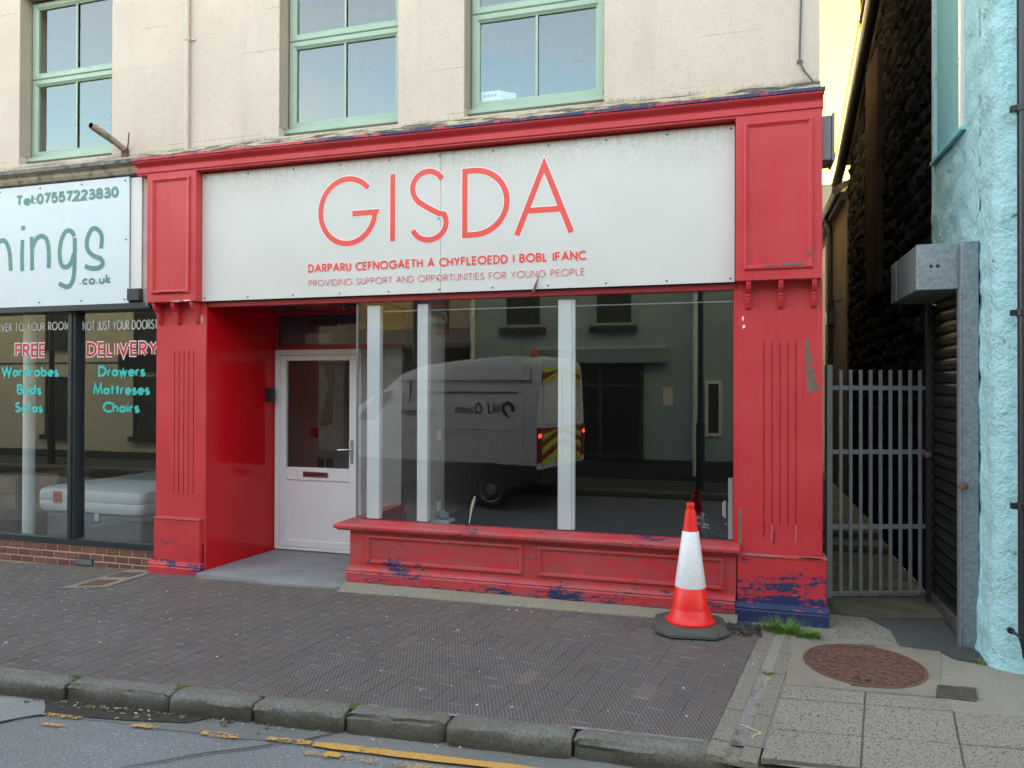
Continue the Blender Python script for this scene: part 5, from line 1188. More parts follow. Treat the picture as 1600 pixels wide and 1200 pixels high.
# upper side wall over the shutter, with its blanked window
def side_skin(y0, y1, z0, z1, ny, nz, seed):
    q = MB(); m = nz + 1
    for i in range(ny + 1):
        y = y0 + (y1 - y0) * i / ny
        for k in range(nz + 1):
            z = z0 + (z1 - z0) * k / nz; p = Vector((seed, y * 6, z * 6)); d = .018 * (mnoise.noise(p) + .5 * mnoise.noise(p * 2.3))
            if i in (0, ny) or k in (0, nz): d = 0
            q.v.append((AX - d, y, z))
    q.f = [(i * m + k, i * m + k + 1, (i + 1) * m + k + 1, (i + 1) * m + k) for i in range(ny) for k in range(nz)]
    return q
side_skin(-.16, 1.13, 2.66, 3.50, 40, 28, 3).build('side_wall_lower', M['aqua'], aq, smooth=True)
side_skin(-.16, .19, 3.50, 7.6, 10, 130, 4).build('side_wall_edge', M['aqua'], aq, smooth=True)
mb = MB().box(AX + .0, 1.62, 1.055, 1.14, 2.66, 7.6); mb.build('side_return', M['aqua'], aq)
sw2 = put('side_window', None, aq, (1.5, .6, 3.5)); sw2.empty_display_size = .1
mb = MB().box(AX + .020, 1.60, .37, 1.053, 3.555, 7.0); mb.build('blank_panel', M['aqua_smooth'], sw2)
mb = MB().box(AX + .005, AX + .034, .315, .368, 3.555, 7.0); mb.build('frame', M['white_upvc'], sw2, bevel=.003)
mb = MB().box(AX + .035, 1.60, .19, .314, 3.555, 7.0); mb.build('jamb', M['aqua'], sw2)
mb = MB().hexa([(AX - .035, .14, 3.505), (AX + .1, .14, 3.505), (AX + .1, 1.06, 3.505), (AX - .035, 1.06, 3.505)], [(AX - .035, .14, 3.535), (AX + .1, .14, 3.553), (AX + .1, 1.06, 3.553), (AX - .035, 1.06, 3.535)]); mb.build('sill', M['aqua_smooth'], sw2, bevel=.006)
mb = MB().tube([(AX - .004, .34, 4.02), (AX - .012, .34, 4.05), (AX - .004, .34, 4.09)], .006, 6); mb.build('stay_pin', M['galv'], sw2)
# shutter
sh = put('roller_shutter', None, aq, (1.44, .3, 0)); sh.empty_display_size = .1
SXF = 1.445
slat_me = None
for k in range(25):
    z = 0.115 + k * .0905
    if slat_me is None:
        prof = [(0.030, 0.0), (-.004, 0.004), (-.016, .022), (-.018, .045), (-.012, .066), (-.002, .080), (-.007, .084), (-.007, .0885), (0.030, .0885)]
        q = MB(); q.loft([[(x, -.455, zz) for x, zz in prof], [(x, .455, zz) for x, zz in prof]])
        slat_me = bpy.data.meshes.new('slat'); slat_me.from_pydata(q.v, [], q.f); slat_me.materials.append(M['slat'])
    put('slat', slat_me, sh, (SXF, .345, z))
mb = MB().box(SXF - .022, SXF + .03, -.11, .80, .015, .112); mb.build('bottom_bar', plain('worn_alloy_bar', (.16, .15, .14), .45, .5), sh, bevel=.004)
mb = MB().box(1.395, 1.50, -.165, -.115, -.03, 2.672); mb.box(1.385, 1.398, -.172, -.10, -.03, 2.36); mb.build('guide_rail', M['galv'], sh, bevel=.006)
mb = MB().box(1.40, 1.47, .805, .85, .02, 2.36); mb.build('guide_rail', M['vandark'], sh, bevel=.004)
mb = MB().prof_y([(1.142, 2.365), (1.392, 2.365), (1.5, 2.365), (1.5, 2.675), (1.150, 2.675), (1.142, 2.667)], -.10, .80); mb.build('housing', M['galv'], sh, bevel=.006)
mb = MB().box(1.138, 1.1415, .58, .60, 2.37, 2.67); mb.build('housing_seam', M['galv'], sh)
mb = MB()
for x in (1.232, 1.272): mb.lathe([(.012, 0), (.010, -.004), (.004, -.005), (.0005, -.002)], (x, -.1005, 2.525), 12, 'y')
mb.build('rivets', M['vandark'], sh, kind='stuff')
for x, y, z in ((1.40, -.19, 1.06), (1.405, .80, 1.18)):
    mb = MB().lathe([(.03, -.02), (.034, 0), (.022, .02), (.0005, .022)], (x, y, z), 10, 'z'); mb.build('lock_lug', M['rust'], sh, smooth=True)
# stone side wall: each near stone a piece
def stone(mb, y0, y1, z0, z1, rs):
    n = 3; pts = []; zj = rs.uniform(-.035, .035)
    for i in range(n + 1):
        for k in range(n + 1):
            u, v = i / n, k / n; edge = (i in (0, n)) or (k in (0, n)); cor = (i in (0, n)) and (k in (0, n))
            y = y0 + (y1 - y0) * u + (rs.uniform(-.018, .018)); z = z0 + (z1 - z0) * v + rs.uniform(-.018, .018) + zj
            if cor: y += (.5 - u) * .03; z += (.5 - v) * .03
            pts.append((AX + (.022 if edge else rs.uniform(-.012, .010)), y, z))
    b = len(mb.v); mb.v += pts
    mb.f += [(b + i * 4 + k, b + i * 4 + k + 1, b + (i + 1) * 4 + k + 1, b + (i + 1) * 4 + k) for i in range(3) for k in range(3)]
    bd = [0, 1, 2, 3, 7, 11, 15, 14, 13, 12, 8, 4]; c = len(mb.v); mb.v += [(AX + .14, mb.v[b + i][1], mb.v[b + i][2]) for i in bd]
    for i in range(12): j = (i + 1) % 12; mb.f.append((b + bd[i], c + i, c + j, b + bd[j]))
sd = put('stone_side_wall', None, aq, (1.5, 3, 0)); sd.empty_display_size = .1
mb = MB(); mb.hexa([(AX + .028, .86, -.05), (1.62, .86, -.05), (1.62, 6.25, -.05), (AX + .028, 6.25, -.05)], [(AX + .028, .86, 7.5), (1.62, .86, 7.5), (1.62, 6.25, 4.95), (AX + .028, 6.25, 4.95)])
mb.build('mortar_bed', M['mortar_dark'], sd)
rs = random.Random(12); stones = []
z = -.03
while z < 7.4:
    hh = rs.uniform(.10, .20); y = (.87 if z < 2.6 else 1.15) + rs.uniform(-.0, .02)
    top = lambda yy: 7.5 - (yy - .86) * (7.5 - 4.95) / 5.39
    while y < 6.2:
        w = rs.uniform(.12, .36); e = min(y + w, 6.24)
        if z + hh < top(e): stones.append((y, e - .012, z, z + hh - .012))
        y = e
    z += hh
stones.sort(key=lambda s: s[0] + abs(s[2] - 2.2) * .35)
rest = MB()
for i, s_ in enumerate(stones):
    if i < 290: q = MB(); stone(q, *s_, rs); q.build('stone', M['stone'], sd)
    else: stone(rest, *s_, rs)
rest.build('rubble_stones', M['stone'], sd, kind='stuff')
mb = MB().box(AX - .05, 1.60, 3.42, 4.25, 2.75, 5.55); mb.build('flue_breast', M['flue'], sd, bevel=.02)
mb = MB().tube([(1.40, 1.4, 6.92), (1.40, 3.5, 5.93), (1.40, 6.15, 4.93), (1.38, 6.5, 4.78)], .075, 12); mb.build('sloping_gutter', M['blackpipe'], aq, smooth=True)
mb = MB().tube([(1.315, 1.6, 6.9), (1.315, 3.2, 6.16), (1.315, 4.4, 5.70), (1.315, 6.1, 5.06)], .009, 6); mb.build('gutter_cable', M['fibre'], aq, smooth=True)  # pale gold of sunlight along the cable is put into its colour
mb = MB().box(1.50, 1.95, 4.72, 5.02, 5.0, 8.4); mb.box(1.48, 1.98, 4.70, 5.04, 6.15, 6.25); mb.build('chimney', M['mortar_dark'], aq, bevel=.01)
mb = MB(); mb.loft([[(x, -.55, 7.66), (x, 1.0, 7.72), (x, 6.3, 5.10), (x, 6.3, 5.0), (x, 1.0, 7.62), (x, -.55, 7.60)] for x in (1.47, 8.45)]); mb.build('roof', M['slate'], aq)
dp = put('drainpipe', None, aq, (1.6, -.62, 0)); dp.empty_display_size = .1
mb = MB().tube([(1.615, -.625, .22), (1.607, -.625, 7.5)], .034, 14); mb.tube([(1.615, -.625, .22), (1.63, -.64, .12), (1.66, -.70, .06)], .034, 14); mb.build('pipe', M['blackpipe'], dp, smooth=True)
for z in (1.0, 2.15, 3.37, 4.6):
    mb = MB().box(1.545, 1.60, -.64, -.60, z - .018, z + .018); mb.lathe([(.040, -.022), (.040, .022)], (1.611, -.625, z), 14); mb.build('pipe_bracket', M['black'], dp, bevel=.003)
mb = MB().tube([(1.55, -.60, .25), (1.62, -.66, .21)], .010, 8); mb.lathe([(.02, -.01), (.02, .012), (.0005, .012)], (1.55, -.60, .25), 8, 'y'); mb.build('hook', M['black'], dp)

# rear outbuilding along the alley, with gutter and downpipe
ob = thing('rear_house', 'cream rendered rear house, its shade put into a brown colour, with a black gutter and downpipe down the alley', 'building', (1.5, 7.8, 0))
mb = MB().box(1.50, 4.5, 6.30, 11.5, 0, 4.66); mb.build('wall', M['shaded_cream'], ob)
mb = MB().loft([[(1.36, y, 4.70), (3.0, y, 5.6), (4.6, y, 4.70), (4.6, y, 4.62), (3.0, y, 5.5), (1.36, y, 4.62)] for y in (6.26, 11.6)]); mb.build('roof', M['slate'], ob)
mb = MB().box(1.40, 1.50, 6.28, 11.55, 4.50, 4.615); mb.build('fascia_board', M['vandark'], ob)
mb = MB().tube([(1.34, 6.2, 4.62), (1.34, 11.6, 4.60)], .062, 10); mb.build('gutter', M['blackpipe'], ob, smooth=True)
mb = MB().tube([(1.36, 7.9, 4.58), (1.44, 7.9, 4.40), (1.45, 7.9, .05)], .045, 10); mb.box(1.38, 1.50, 7.8, 8.0, 2.78, 2.98); mb.build('downpipe', M['blackpipe'], ob, smooth=True)
mb = MB().tube([(1.48, 6.7, 3.05), (1.36, 6.7, 3.05), (1.36, 6.7, 2.93)], .018, 8); mb.build('overflow_pipe', M['black'], ob)
mb = MB().box(1.47, 1.499, 8.9, 9.5, .1, 4.3); mb.build('plank_strip', M['wood'], ob)
fh = thing('far_house', 'pale house with a slate roof closing the far end of the alley', 'building', (0, 13, 0))
MB().box(-7, 2.6, 13.0, 19, 0, 5.78).build('wall', plain('far_white_wall', (.72, .70, .66), .9), fh)
MB().loft([[(x, 12.85, 5.75), (x, 16, 7.2), (x, 19.1, 5.75), (x, 19.1, 5.65), (x, 16, 7.1), (x, 12.85, 5.65)] for x in (-7.1, 2.75)]).build('roof', M['slate'], fh)
for x in (-4.5, -1.5, 1.4):
    MB().frame_y(x - .5, x + .5, 1.2, 2.5, .07, 12.97, 13.02).build('window_frame', M['white_upvc'], fh)
    MB().box(x - .43, x + .43, 12.99, 13.005, 1.27, 2.43).build('window_pane', M['opp_base'], fh)
ae = thing('roof_aerial', 'thin roof aerial on a pole standing against the sky above the alley', 'aerial', (2.2, 13.3, 5.8))
MB().tube([(2.195, 13.1, 5.7), (2.195, 13.1, 7.1)], .012, 6).build('pole', M['wire'], ae)
MB().tube([(2.02, 13.1, 7.03), (2.36, 13.1, 7.00)], .008, 6).tube([(2.02, 13.1, 6.93), (2.36, 13.1, 6.90)], .008, 6).tube([(2.02, 13.1, 7.03), (2.02, 13.1, 6.93)], .008, 6).tube([(2.36, 13.1, 7.0), (2.36, 13.1, 6.9)], .008, 6).build('bars', M['wire'], ae)
MB().lathe([(.0005, .0), (.06, .01), (.10, .04)], (2.25, 13.08, 6.45), 12, 'y').build('dish', M['grey_box'], ae)
# gate
GA, GB = Vector((0.672, 0.695)), Vector((1.425, 0.957))
gt = thing('alley_gate', 'grey painted steel bar gate closing the alley beside the red shopfront', 'gate', (1.05, .83, .03))
GU = (GB - GA).normalized(); GN = Vector((-GU.y, GU.x)); GLn = (GB - GA).length
def gbox(mb, s0, s1, n0, n1, z0, z1):
    q = [GA + GU * s0 + GN * n0, GA + GU * s1 + GN * n0, GA + GU * s1 + GN * n1, GA + GU * s0 + GN * n1]
    return mb.hexa([(p.x, p.y, z0) for p in q], [(p.x, p.y, z1) for p in q])
gbox(MB(), -.02, .025, -.02, .03, .03, 1.885).build('hinge_post', M['gate'], gt, bevel=.004)
for k in range(9):
    s = .075 + (GLn - .10) * k / 8.6 + .01; gbox(MB(), s, s + .027, -.008, .008, .06, 1.846).build('bar', M['gate'], gt, bevel=.003)
gbox(MB(), GLn + .0, GLn + .02, -.01, .03, .03, 2.33).build('slam_post', M['vandark'], gt, bevel=.003)
for z in (1.703, 1.191, .592, .058): gbox(MB(), .025, GLn, .0085, .024, z - .018, z + .018).build('rail', M['gate'], gt, bevel=.002)

# ================================================================== TRAFFIC CONE
CX, CY = -.340, -.275; CZ = G(CX, CY) + .003
cn = thing('traffic_cone', 'red and white traffic cone standing on a grey rubber base by the shopfront', 'traffic cone', (CX, CY, CZ))
def octo(r, c, z, rot=8):
    p = [(r, -r + c), (r, r - c), (r - c, r), (-r + c, r), (-r, r - c), (-r, -r + c), (-r + c, -r), (r - c, -r)]
    a = R(rot); return [(CX + x * math.cos(a) - y * math.sin(a), CY + x * math.sin(a) + y * math.cos(a), CZ + z) for x, y in p]
mb = MB().loft([octo(.245, .10, 0), octo(.250, .10, .006), octo(.250, .10, .026), octo(.244, .10, .029), octo(.244, .10, .036), octo(.236, .10, .046), octo(.13, .05, .052)]); mb.build('base', M['rubber'], cn, bevel=.003)
mb = MB().lathe([(.166, .048), (.171, .054), (.171, .066), (.160, .074), (.142, .110), (.130, .145), (.1275, .150), (.1275, .156), (.124, .158), (.107, .302), (.105, .304), (.06, .304)], (CX, CY, CZ), 40); mb.build('lower_body', M['coneRed'], cn, smooth=True)
mb = MB().lathe([(.06, .300), (.1075, .300), (.1085, .306), (.0575, .690), (.0555, .692), (.03, .692)], (CX, CY, CZ), 40); mb.build('reflective_sleeve', M['coneWhite'], cn, smooth=True)
mb = MB().lathe([(.03, .688), (.0552, .688), (.0355, .838), (.0270, .842), (.0262, .855), (.0285, .858), (.0290, .882), (.0265, .890), (.018, .890), (.016, .84)], (CX, CY, CZ), 32); mb.build('top', M['coneRed'], cn, smooth=True)

# ================================================================== GRASS, LITTER
def tuft(name, cx, cy, r, n, hmin, hmax, label, seed):
    rs = random.Random(seed); q = MB()
    for _ in range(n):
        a = rs.uniform(0, 2 * math.pi); d = r * math.sqrt(rs.random()); x, y = cx + d * math.cos(a) * 1.3, cy + d * math.sin(a) * .7
        hh = rs.uniform(hmin, hmax); lean = rs.uniform(.25, 1.25) * hh; la = a + rs.uniform(-.8, .8); w = rs.uniform(.0018, .0035); z = G(x, y) - .004
        px, py = -math.sin(la) * w, math.cos(la) * w; b = len(q.v)
        for k in range(4):
            t = k / 3; ww = (1 - t) ** .7 + .02; ox, oy = math.cos(la) * lean * t * t, math.sin(la) * lean * t * t; zz = z + hh * (t - .18 * t * t * (lean / hh))
            q.v += [(x + ox - px * ww, y + oy - py * ww, zz), (x + ox + px * ww, y + oy + py * ww, zz)]
        q.f += [(b + 2 * k, b + 2 * k + 1, b + 2 * k + 3, b + 2 * k + 2) for k in range(3)]
    o = q.build(name, M['grassblade']); return tag(o, label, 'grass tuft', 'grass tufts by the shopfront')
tuft('grass_tuft', .29, -.175, .085, 340, .03, .125, 'largest green grass tuft growing against the blue patched base of the red pilaster', 1)
tuft('grass_tuft', .445, -.245, .065, 240, .025, .10, 'smaller round grass tuft on the pale gravel right of the big tuft', 2)
tuft('grass_tuft', .175, -.135, .05, 60, .02, .07, 'sparse low grass tuft at the left foot of the red pilaster', 3)
tuft('grass_tuft', .165, -.965, .03, 60, .01, .03, 'tiny grass tuft growing in the drain channel joint', 4)
tuft('grass_tuft', 1.44, -.42, .035, 80, .01, .035, 'tiny grass tuft at the foot of the aqua wall corner', 5)
tuft('grass_tuft', -5.36, -.03, .03, 50, .01, .03, 'tiny grass tuft at the foot of the left red pilaster', 6)
lf = MB(); rs = random.Random(44)
for k, (x, y) in enumerate([(.165, -1.02), (.175, -1.0), (.16, -1.035)]): lf.lathe([(.012, 0), (.006, .004), (.0005, .006)], (x, y, G(x, y) - .008), 5)
o = lf.build('withered_leaf', plain('pale_leaf', (.45, .50, .30), .8)); tag(o, 'pale withered leaf lying beside the tiny grass tuft in the drain channel', 'leaf')
st_ = MB().tube([(.0, -1.70, G(0, -1.7) + .004), (.06, -1.745, G(.06, -1.74) + .006), (.105, -1.765, G(.1, -1.76) + .004)], .0028, 5).tube([(.105, -1.765, G(.1, -1.76) + .004), (.07, -1.80, G(.07, -1.8) + .004), (.055, -1.835, G(.05, -1.83) + .003)], .0035, 5)
o = st_.build('dry_straw', M['straw']); tag(o, 'bent piece of dry straw lying across the drain channel', 'straw')
def flecks(name, n, gen, m, size, seed=3, thin=1.0):
    rs = random.Random(seed); q = MB()
    for _ in range(n):
        x, y, z = gen(rs); a = rs.uniform(0, 6.28); s1 = size * rs.uniform(.5, 1.4); s2 = s1 * rs.uniform(.3, .8) * thin; c, s_ = math.cos(a), math.sin(a)
        pts = [(-s1, -s2 * .6), (s1 * .7, -s2), (s1, s2 * .7), (-s1 * .5, s2)]
        lo = [(x + u * c - v * s_, y + u * s_ + v * c, z) for u, v in pts]; q.hexa(lo, [(p[0], p[1], z + size * .3) for p in lo])
    o = q.build(name, m, kind='stuff'); return o
def on_pav(rs): x = rs.uniform(-5.6, .1); y = kerb_y(x) + .18 + rs.random() ** .8 * 1.85; return (x, y, G(x, y) + .001)
flecks('paper_flecks', 70, on_pav, M['paper'], .007)
flecks('paper_flecks', 26, lambda rs: (lambda x: (x, rs.uniform(-.16, -.03), G(x, -.1) + .018))(rs.uniform(-3.1, -.6)), M['paper'], .006, seed=9)
def gut(rs): x = rs.gauss(-3.38, .30); y = kerb_y(x) - abs(rs.gauss(0.0, .035)) + .0; return (x, y, ROADZ(x) + .010)
flecks('gutter_litter', 16, gut, M['straw'], .013, seed=5, thin=.25); flecks('gutter_litter', 60, gut, M['leafbrown'], .011, seed=6); flecks('gutter_litter', 90, gut, M['tar'], .009, seed=17); flecks('gutter_litter', 4, gut, M['bluewhite'], .012, seed=7); flecks('gutter_litter', 2, gut, plain('pink_scrap', (.45, .2, .16), .7), .014, seed=8)
flecks('gutter_litter', 22, lambda rs: (lambda x: (x, kerb_y(x) - abs(rs.gauss(0, .03)), ROADZ(x) + .010))(rs.uniform(-4.2, -.1)), M['paper'], .005, seed=10)
flecks('loose_gravel', 160, lambda rs: (lambda x, y: (x, y, G(x, y) + .006))(rs.uniform(-.08, .14), rs.uniform(-.34, -.05)), M['tar'], .009, seed=12)
flecks('loose_gravel', 260, lambda rs: (lambda x, y: (x, y, G(x, y) - .002))(rs.uniform(.62, 1.0), rs.uniform(-.20, .30)), M['pebblecon'], .008, seed=13)

# ================================================================== ACROSS THE ROAD (seen as reflections in the shop windows)
ofp = structure('opposite_footpath')
sheet('footway', lambda x, y: (x, y, -.06), [-150, -40, -12, 12, 40, 150], [-8.8, -7.15], M['tarmac'], ofp)
MB().box(-60, 60, -7.15, -7.0, -.3, -.055).build('kerb_edge', M['kerb'], ofp, bevel=.02)
def house(name, label, x0, x1, y0, y1, z1, wall, ridge, base_z=None):
    t = thing(name, label, 'building', ((x0 + x1) / 2, y1, 0))
    MB().box(x0, x1, y0, y1, -.1, z1).build('wall', wall, t)
    if base_z: MB().box(x0 + .001, x1 - .001, y1, y1 + .02, -.1, base_z).build('painted_base', M['opp_base'], t)
    ym = (y0 + y1) / 2
    MB().loft([[(x, y1 + .2, z1), (x, ym, ridge), (x, y0 - .2, z1), (x, y0 - .2, z1 - .1), (x, ym, ridge - .12), (x, y1 + .2, z1 - .1)] for x in (x0 - .05, x1 + .05)]).build('roof', M['slate'], t)
    return t
def owin(t, x0, x1, z0, z1, y, fm, sill=True, bar=True):
    w = put('window', None, t, ((x0 + x1) / 2, y, (z0 + z1) / 2)); w.empty_display_size = .1
    MB().frame_y(x0, x1, z0, z1, .06, y, y + .03).build('frame', fm, w)
    MB().box(x0 + .06, x1 - .06, y + .001, y + .008, z0 + .06, z1 - .06).build('pane', M['opp_base'], w)
    if bar: MB().box(x0 + .06, x1 - .06, y + .008, y + .028, (z0 + z1) / 2 - .03, (z0 + z1) / 2 + .03).build('meeting_rail', fm, w)
    if sill: MB().box(x0 - .06, x1 + .06, y, y + .14, z0 - .12, z0 - .001).build('sill', M['opp_base'], w)
OY = -8.70
og = house('grey_shop_opposite', 'grey rendered shop across the road with a dark shopfront', -5.35, 3.2, -15, OY, 5.2, M['opp_grey'], 7.4, .33)
for x0, x1 in ((-4.63, -3.80), (-2.77, -1.97), (.1, .9), (1.9, 2.7)): owin(og, x0, x1, 2.92, 4.4, OY, M['opp_grey'])
MB().prof_x([(OY, 2.19), (OY + .22, 2.19), (OY + .30, 2.46), (OY, 2.53)], -3.9, -1.33).build('sign_fascia', M['opp_grey'], og)
MB().box(-3.75, -1.79, OY, OY + .04, .30, 2.17).build('shopfront_void', M['black'], og)
for x in (-3.7, -2.66, -1.86): MB().box(x, x + .07, OY + .04, OY + .08, .30, 2.17).build('shopfront_mullion', M['vangrey'], og)
for z in (.36, 1.73): MB().box(-3.63, -1.86, OY + .041, OY + .07, z, z + .06).build('shopfront_rail', M['vangrey'], og)
MB().box(-1.42, -1.24, OY, OY + .015, 1.37, 1.73).build('notice', M['paper'], og)
owin(og, -.64, -.33, .80, 1.85, OY, M['white_upvc'], False, False)
MB().tube([(-.82, OY + .08, .05), (-.82, OY + .08, 5.2)], .045, 8).build('downpipe', M['white_post'], og)
ost = house('dark_stone_outbuilding', 'low dark stone outbuilding across the road beside the grey shop', -9.3, -5.36, -12.4, OY + .05, 2.62, M['stone'], 3.1)
em = MB().lathe([(.22, 0), (.22, .02), (.19, .02), (.19, .005), (.15, .005), (.15, .02), (.13, .02), (.13, .005), (.0005, .005)], (-7.02, OY + .05, 2.33), 28, 'y')
em.build('round_emblem', M['grey_box'], ost)
opk = house('pale_gable_house', 'tall pale rendered house standing behind the dark stone outbuilding', -14, -5.6, -19, -12.6, 6.6, M['opp_pink'], 8.5)
MB().tube([(-5.28, OY + .06, 0), (-5.28, OY + .06, 4.9)], .05, 8).build('downpipe', M['white_post'], og)
ocr = house('cream_house_opposite', 'long cream rendered house with dark framed windows across the road', -24, -9.35, -15, OY - .1, 6.0, M['opp_cream'], 8.0, .12)
OC = OY - .1
for x0, x1 in ((-22.4, -21.6), (-19.6, -18.8), (-16.85, -16.05), (-14.1, -13.3), (-11.4, -10.6)):
    owin(ocr, x0, x1, .50, 1.95, OC, M['opp_base']); owin(ocr, x0, x1, 2.75, 4.2, OC, M['opp_base'])
MB().box(-14.5, -13.0, OC, OC + .08, 2.05, 2.5).build('name_board', M['black'], ocr)
MB().box(-24, -9.35, OC, OC + .02, 2.28, 2.31).build('string_course', M['opp_base'], ocr)
wb2 = house('row_of_houses_opposite', 'pale terrace further along the opposite side of the road', 3.3, 24, -15, OY - .3, 5.6, M['opp_cream'], 7.6)
for k in range(6):
    x = 4.3 + k * 3.2; owin(wb2, x, x + 1, .8, 2.2, OY - .3, M['white_upvc']); owin(wb2, x, x + 1, 3.2, 4.6, OY - .3, M['white_upvc'])
ter = house('terrace_beyond', 'cream terrace continuing left of the bed shop', -40, -13.6, .2, 9, 7.4, M['opp_cream'], 9.2)
ter2 = house('terrace_beyond_aqua', 'pale terrace continuing right of the aqua building', 8.5, 40, -.4, 9, 7.6, M['opp_cream'], 9.4)
# banner post, lamp post
bp = thing('banner_post', 'dark post across the road carrying a small welcome banner', 'post', (-5.72, -6.75, -.06))
MB().tube([(-5.70, -6.75, -.06), (-5.70, -6.75, 5.6)], .06, 10).build('post', M['anthracite'], bp, smooth=True)
bn = put('banner', None, bp, (-5.3, -6.75, 3)); bn.empty_display_size = .1
MB().box(-5.62, -5.05, -6.76, -6.745, 2.66, 3.28).build('cloth', M['opp_base'], bn)
letters('Croeso', .50, .20, .026, lambda u, v, l: (-5.085 - u, -6.7445 + l, 2.87 + v), plain('pale_yellow_vinyl', (.72, .66, .36), .5), bn, 0, None, .25)
q = MB()
for z in (2.67, 3.12):
    for k in range(7):
        x = -5.58 + k * .08; q.add([(x - .05, -6.7435, z + .13 + .02 * (k % 2)), (x, -6.7435, z), (x + .05, -6.7435, z + .13 - .03 * (k % 2)), (x, -6.7435, z + .06)], [(0, 3, 1), (3, 2, 1)])
q.build('red_pattern', M['sign_red'], bn)
lp = thing('lamp_post', 'dark street lamp post across the road right of the grey shopfront', 'lamp post', (-.66, -7.4, -.06))
MB().tube([(-.66, -7.4, -.06), (-.66, -7.4, 1.1), (-.66, -7.4, 1.12), (-.66, -7.4, 6.2)], [.075, .075, .05, .04], 12).build('column', M['anthracite'], lp, smooth=True)
MB().tube([(-.66, -7.4, 6.2), (-.66, -7.1, 6.5), (-.66, -6.6, 6.55)], .03, 8).build('bracket_arm', M['anthracite'], lp)
MB().box(-.76, -.56, -6.75, -6.2, 6.49, 6.60).build('lantern', M['grey_box'], lp, bevel=.03)
lp2 = thing('lamp_post', 'dark street lamp post across the road in front of the long cream house', 'lamp post', (-15.0, -7.4, -.06))
MB().tube([(-15.1, -7.4, -.06), (-15.1, -7.4, 1.1), (-15.1, -7.4, 1.12), (-15.1, -7.4, 6.2)], [.085, .085, .06, .05], 12).build('column', M['anthracite'], lp2, smooth=True)
MB().box(-15.2, -15.0, -7.3, -6.6, 6.2, 6.32).build('lantern', M['grey_box'], lp2, bevel=.03)

# white service van parked across the road, left of the photographer
VA = Vector((-.984, -.176)); VB = Vector((.176, -.984)); V0 = Vector((-2.94, -5.0)); VZ = -.17
van = thing('service_van', 'white high roofed service van with red and yellow rear chevrons parked across the road', 'van', (-4.9, -6.3, VZ))
def VP(s, t, z): p = V0 + VA * s + VB * t; return (p.x, p.y, z)
def vsec(s, zb, zt, ins=0.0, w=1.93):
    pts = [(0.0, zb), (-.0, 1.0), (.03, 1.35), (.10 + ins, zt - .16), (.17 + ins, zt - .04), (.30 + ins, zt)]
    if zt < 1.45: pts = [(0.0, zb), (0, zb + (zt - zb) * .4), (.01, zb + (zt - zb) * .6), (.04 + ins, zt - .10), (.08 + ins, zt - .03), (.2 + ins, zt)]
    L = [VP(s, t, z) for t, z in pts]; Rr = [VP(s, w - t, z) for t, z in reversed(pts)]
    return L + Rr
mb = MB(); secs = [(0.0, .24, 2.14, .02), (.05, .24, 2.19, 0), (.7, .24, 2.20, 0), (1.5, .24, 2.15, 0), (2.2, .24, 2.08, .02), (2.6, .24, 1.97, .06), (2.95, .24, 1.76, .12), (3.45, .24, 1.42, .06), (3.6, .26, 1.24, .04), (4.3, .28, 1.08, .12), (4.45, .32, .95, .2)]
mb.loft([vsec(*a) for a in secs]); mb.build('body', M['vanwhite'], van, smooth=True)
mb = MB().hexa([VP(0, -.012, .24), VP(3.9, -.012, .24), VP(3.9, .02, .24), VP(0, .02, .24)][::-1], [VP(0, -.012, .52), VP(3.9, -.012, .52), VP(3.9, .02, .52), VP(0, .02, .52)][::-1]); mb.build('lower_cladding', M['vandark'], van)
for z, a, b in ((1.05, .35, 3.3), (.98, .35, 3.3), (1.80, .10, 2.6), (1.62, .35, 2.3)):
    mb = MB().hexa([VP(a, -.008 + (.05 if z > 1.5 else 0), z), VP(b, -.008 + (.05 if z > 1.5 else 0), z), VP(b, .06, z), VP(a, .06, z)][::-1], [VP(a, -.006 + (.05 if z > 1.5 else 0), z + .018), VP(b, -.006 + (.05 if z > 1.5 else 0), z + .018), VP(b, .06, z + .018), VP(a, .06, z + .018)][::-1]); mb.build('side_moulding', M['vanwhite'] if z < 1.5 else M['vangrey'], van)
for s in (.78, 3.72):
    for t in (-.03, 1.75):
        w = put('wheel', None, van, VP(s, t + .1, .12)); w.empty_display_size = .1
        def disc(mb, prof, n=24):
            rings = []
            for r, d in prof: rings.append([VP(s + r * math.cos(2 * math.pi * k / n), t + d, .12 + r * math.sin(2 * math.pi * k / n)) for k in range(n)])
            mb.loft(rings); return mb
        o = (lambda d: d) if t < 0 else (lambda d: .22 - d)
        disc(MB(), [(.20, o(.02)), (.26, o(0)), (.285, o(.03)), (.285, o(.19)), (.26, o(.22)), (.2, o(.2))]).build('tyre', M['black'], w, smooth=True)
        disc(MB(), [(.0005, o(-.005)), (.08, o(-.005)), (.10, o(.03)), (.17, o(.02)), (.195, o(.0)), (.20, o(.03)), (.20, o(.1))]).build('rim', M['galv'], w)
    mb = MB(); rings = []
    for k in range(13):
        a = math.pi * k / 12; rings.append([VP(s + r * math.cos(a), t, .14 + r * math.sin(a)) for r, t in ((.33, -.016), (.40, -.016), (.40, .03), (.33, .03))])
    mb.loft(rings); mb.build('wheel_arch', M['vandark'], van)
def side_place(s0, z0): return lambda u, v, l: VP(s0 + u, -.004 - l + .03 * max(0, min(1, (z0 + v - 1.0) / .35)) - .0, z0 + v)
letters('MJ Quinn', .80, .17, .024, side_place(.64, 1.29), M['vandark'], van, 0, None, .40)
q = MB(); ribbon(q, [(.50 + .095 * math.sin(R(60 * k)), 1.38 + .095 * math.cos(R(60 * k))) for k in range(-2, 4)], .024, lambda u, v, l: VP(u, .022 - l, v), .002)
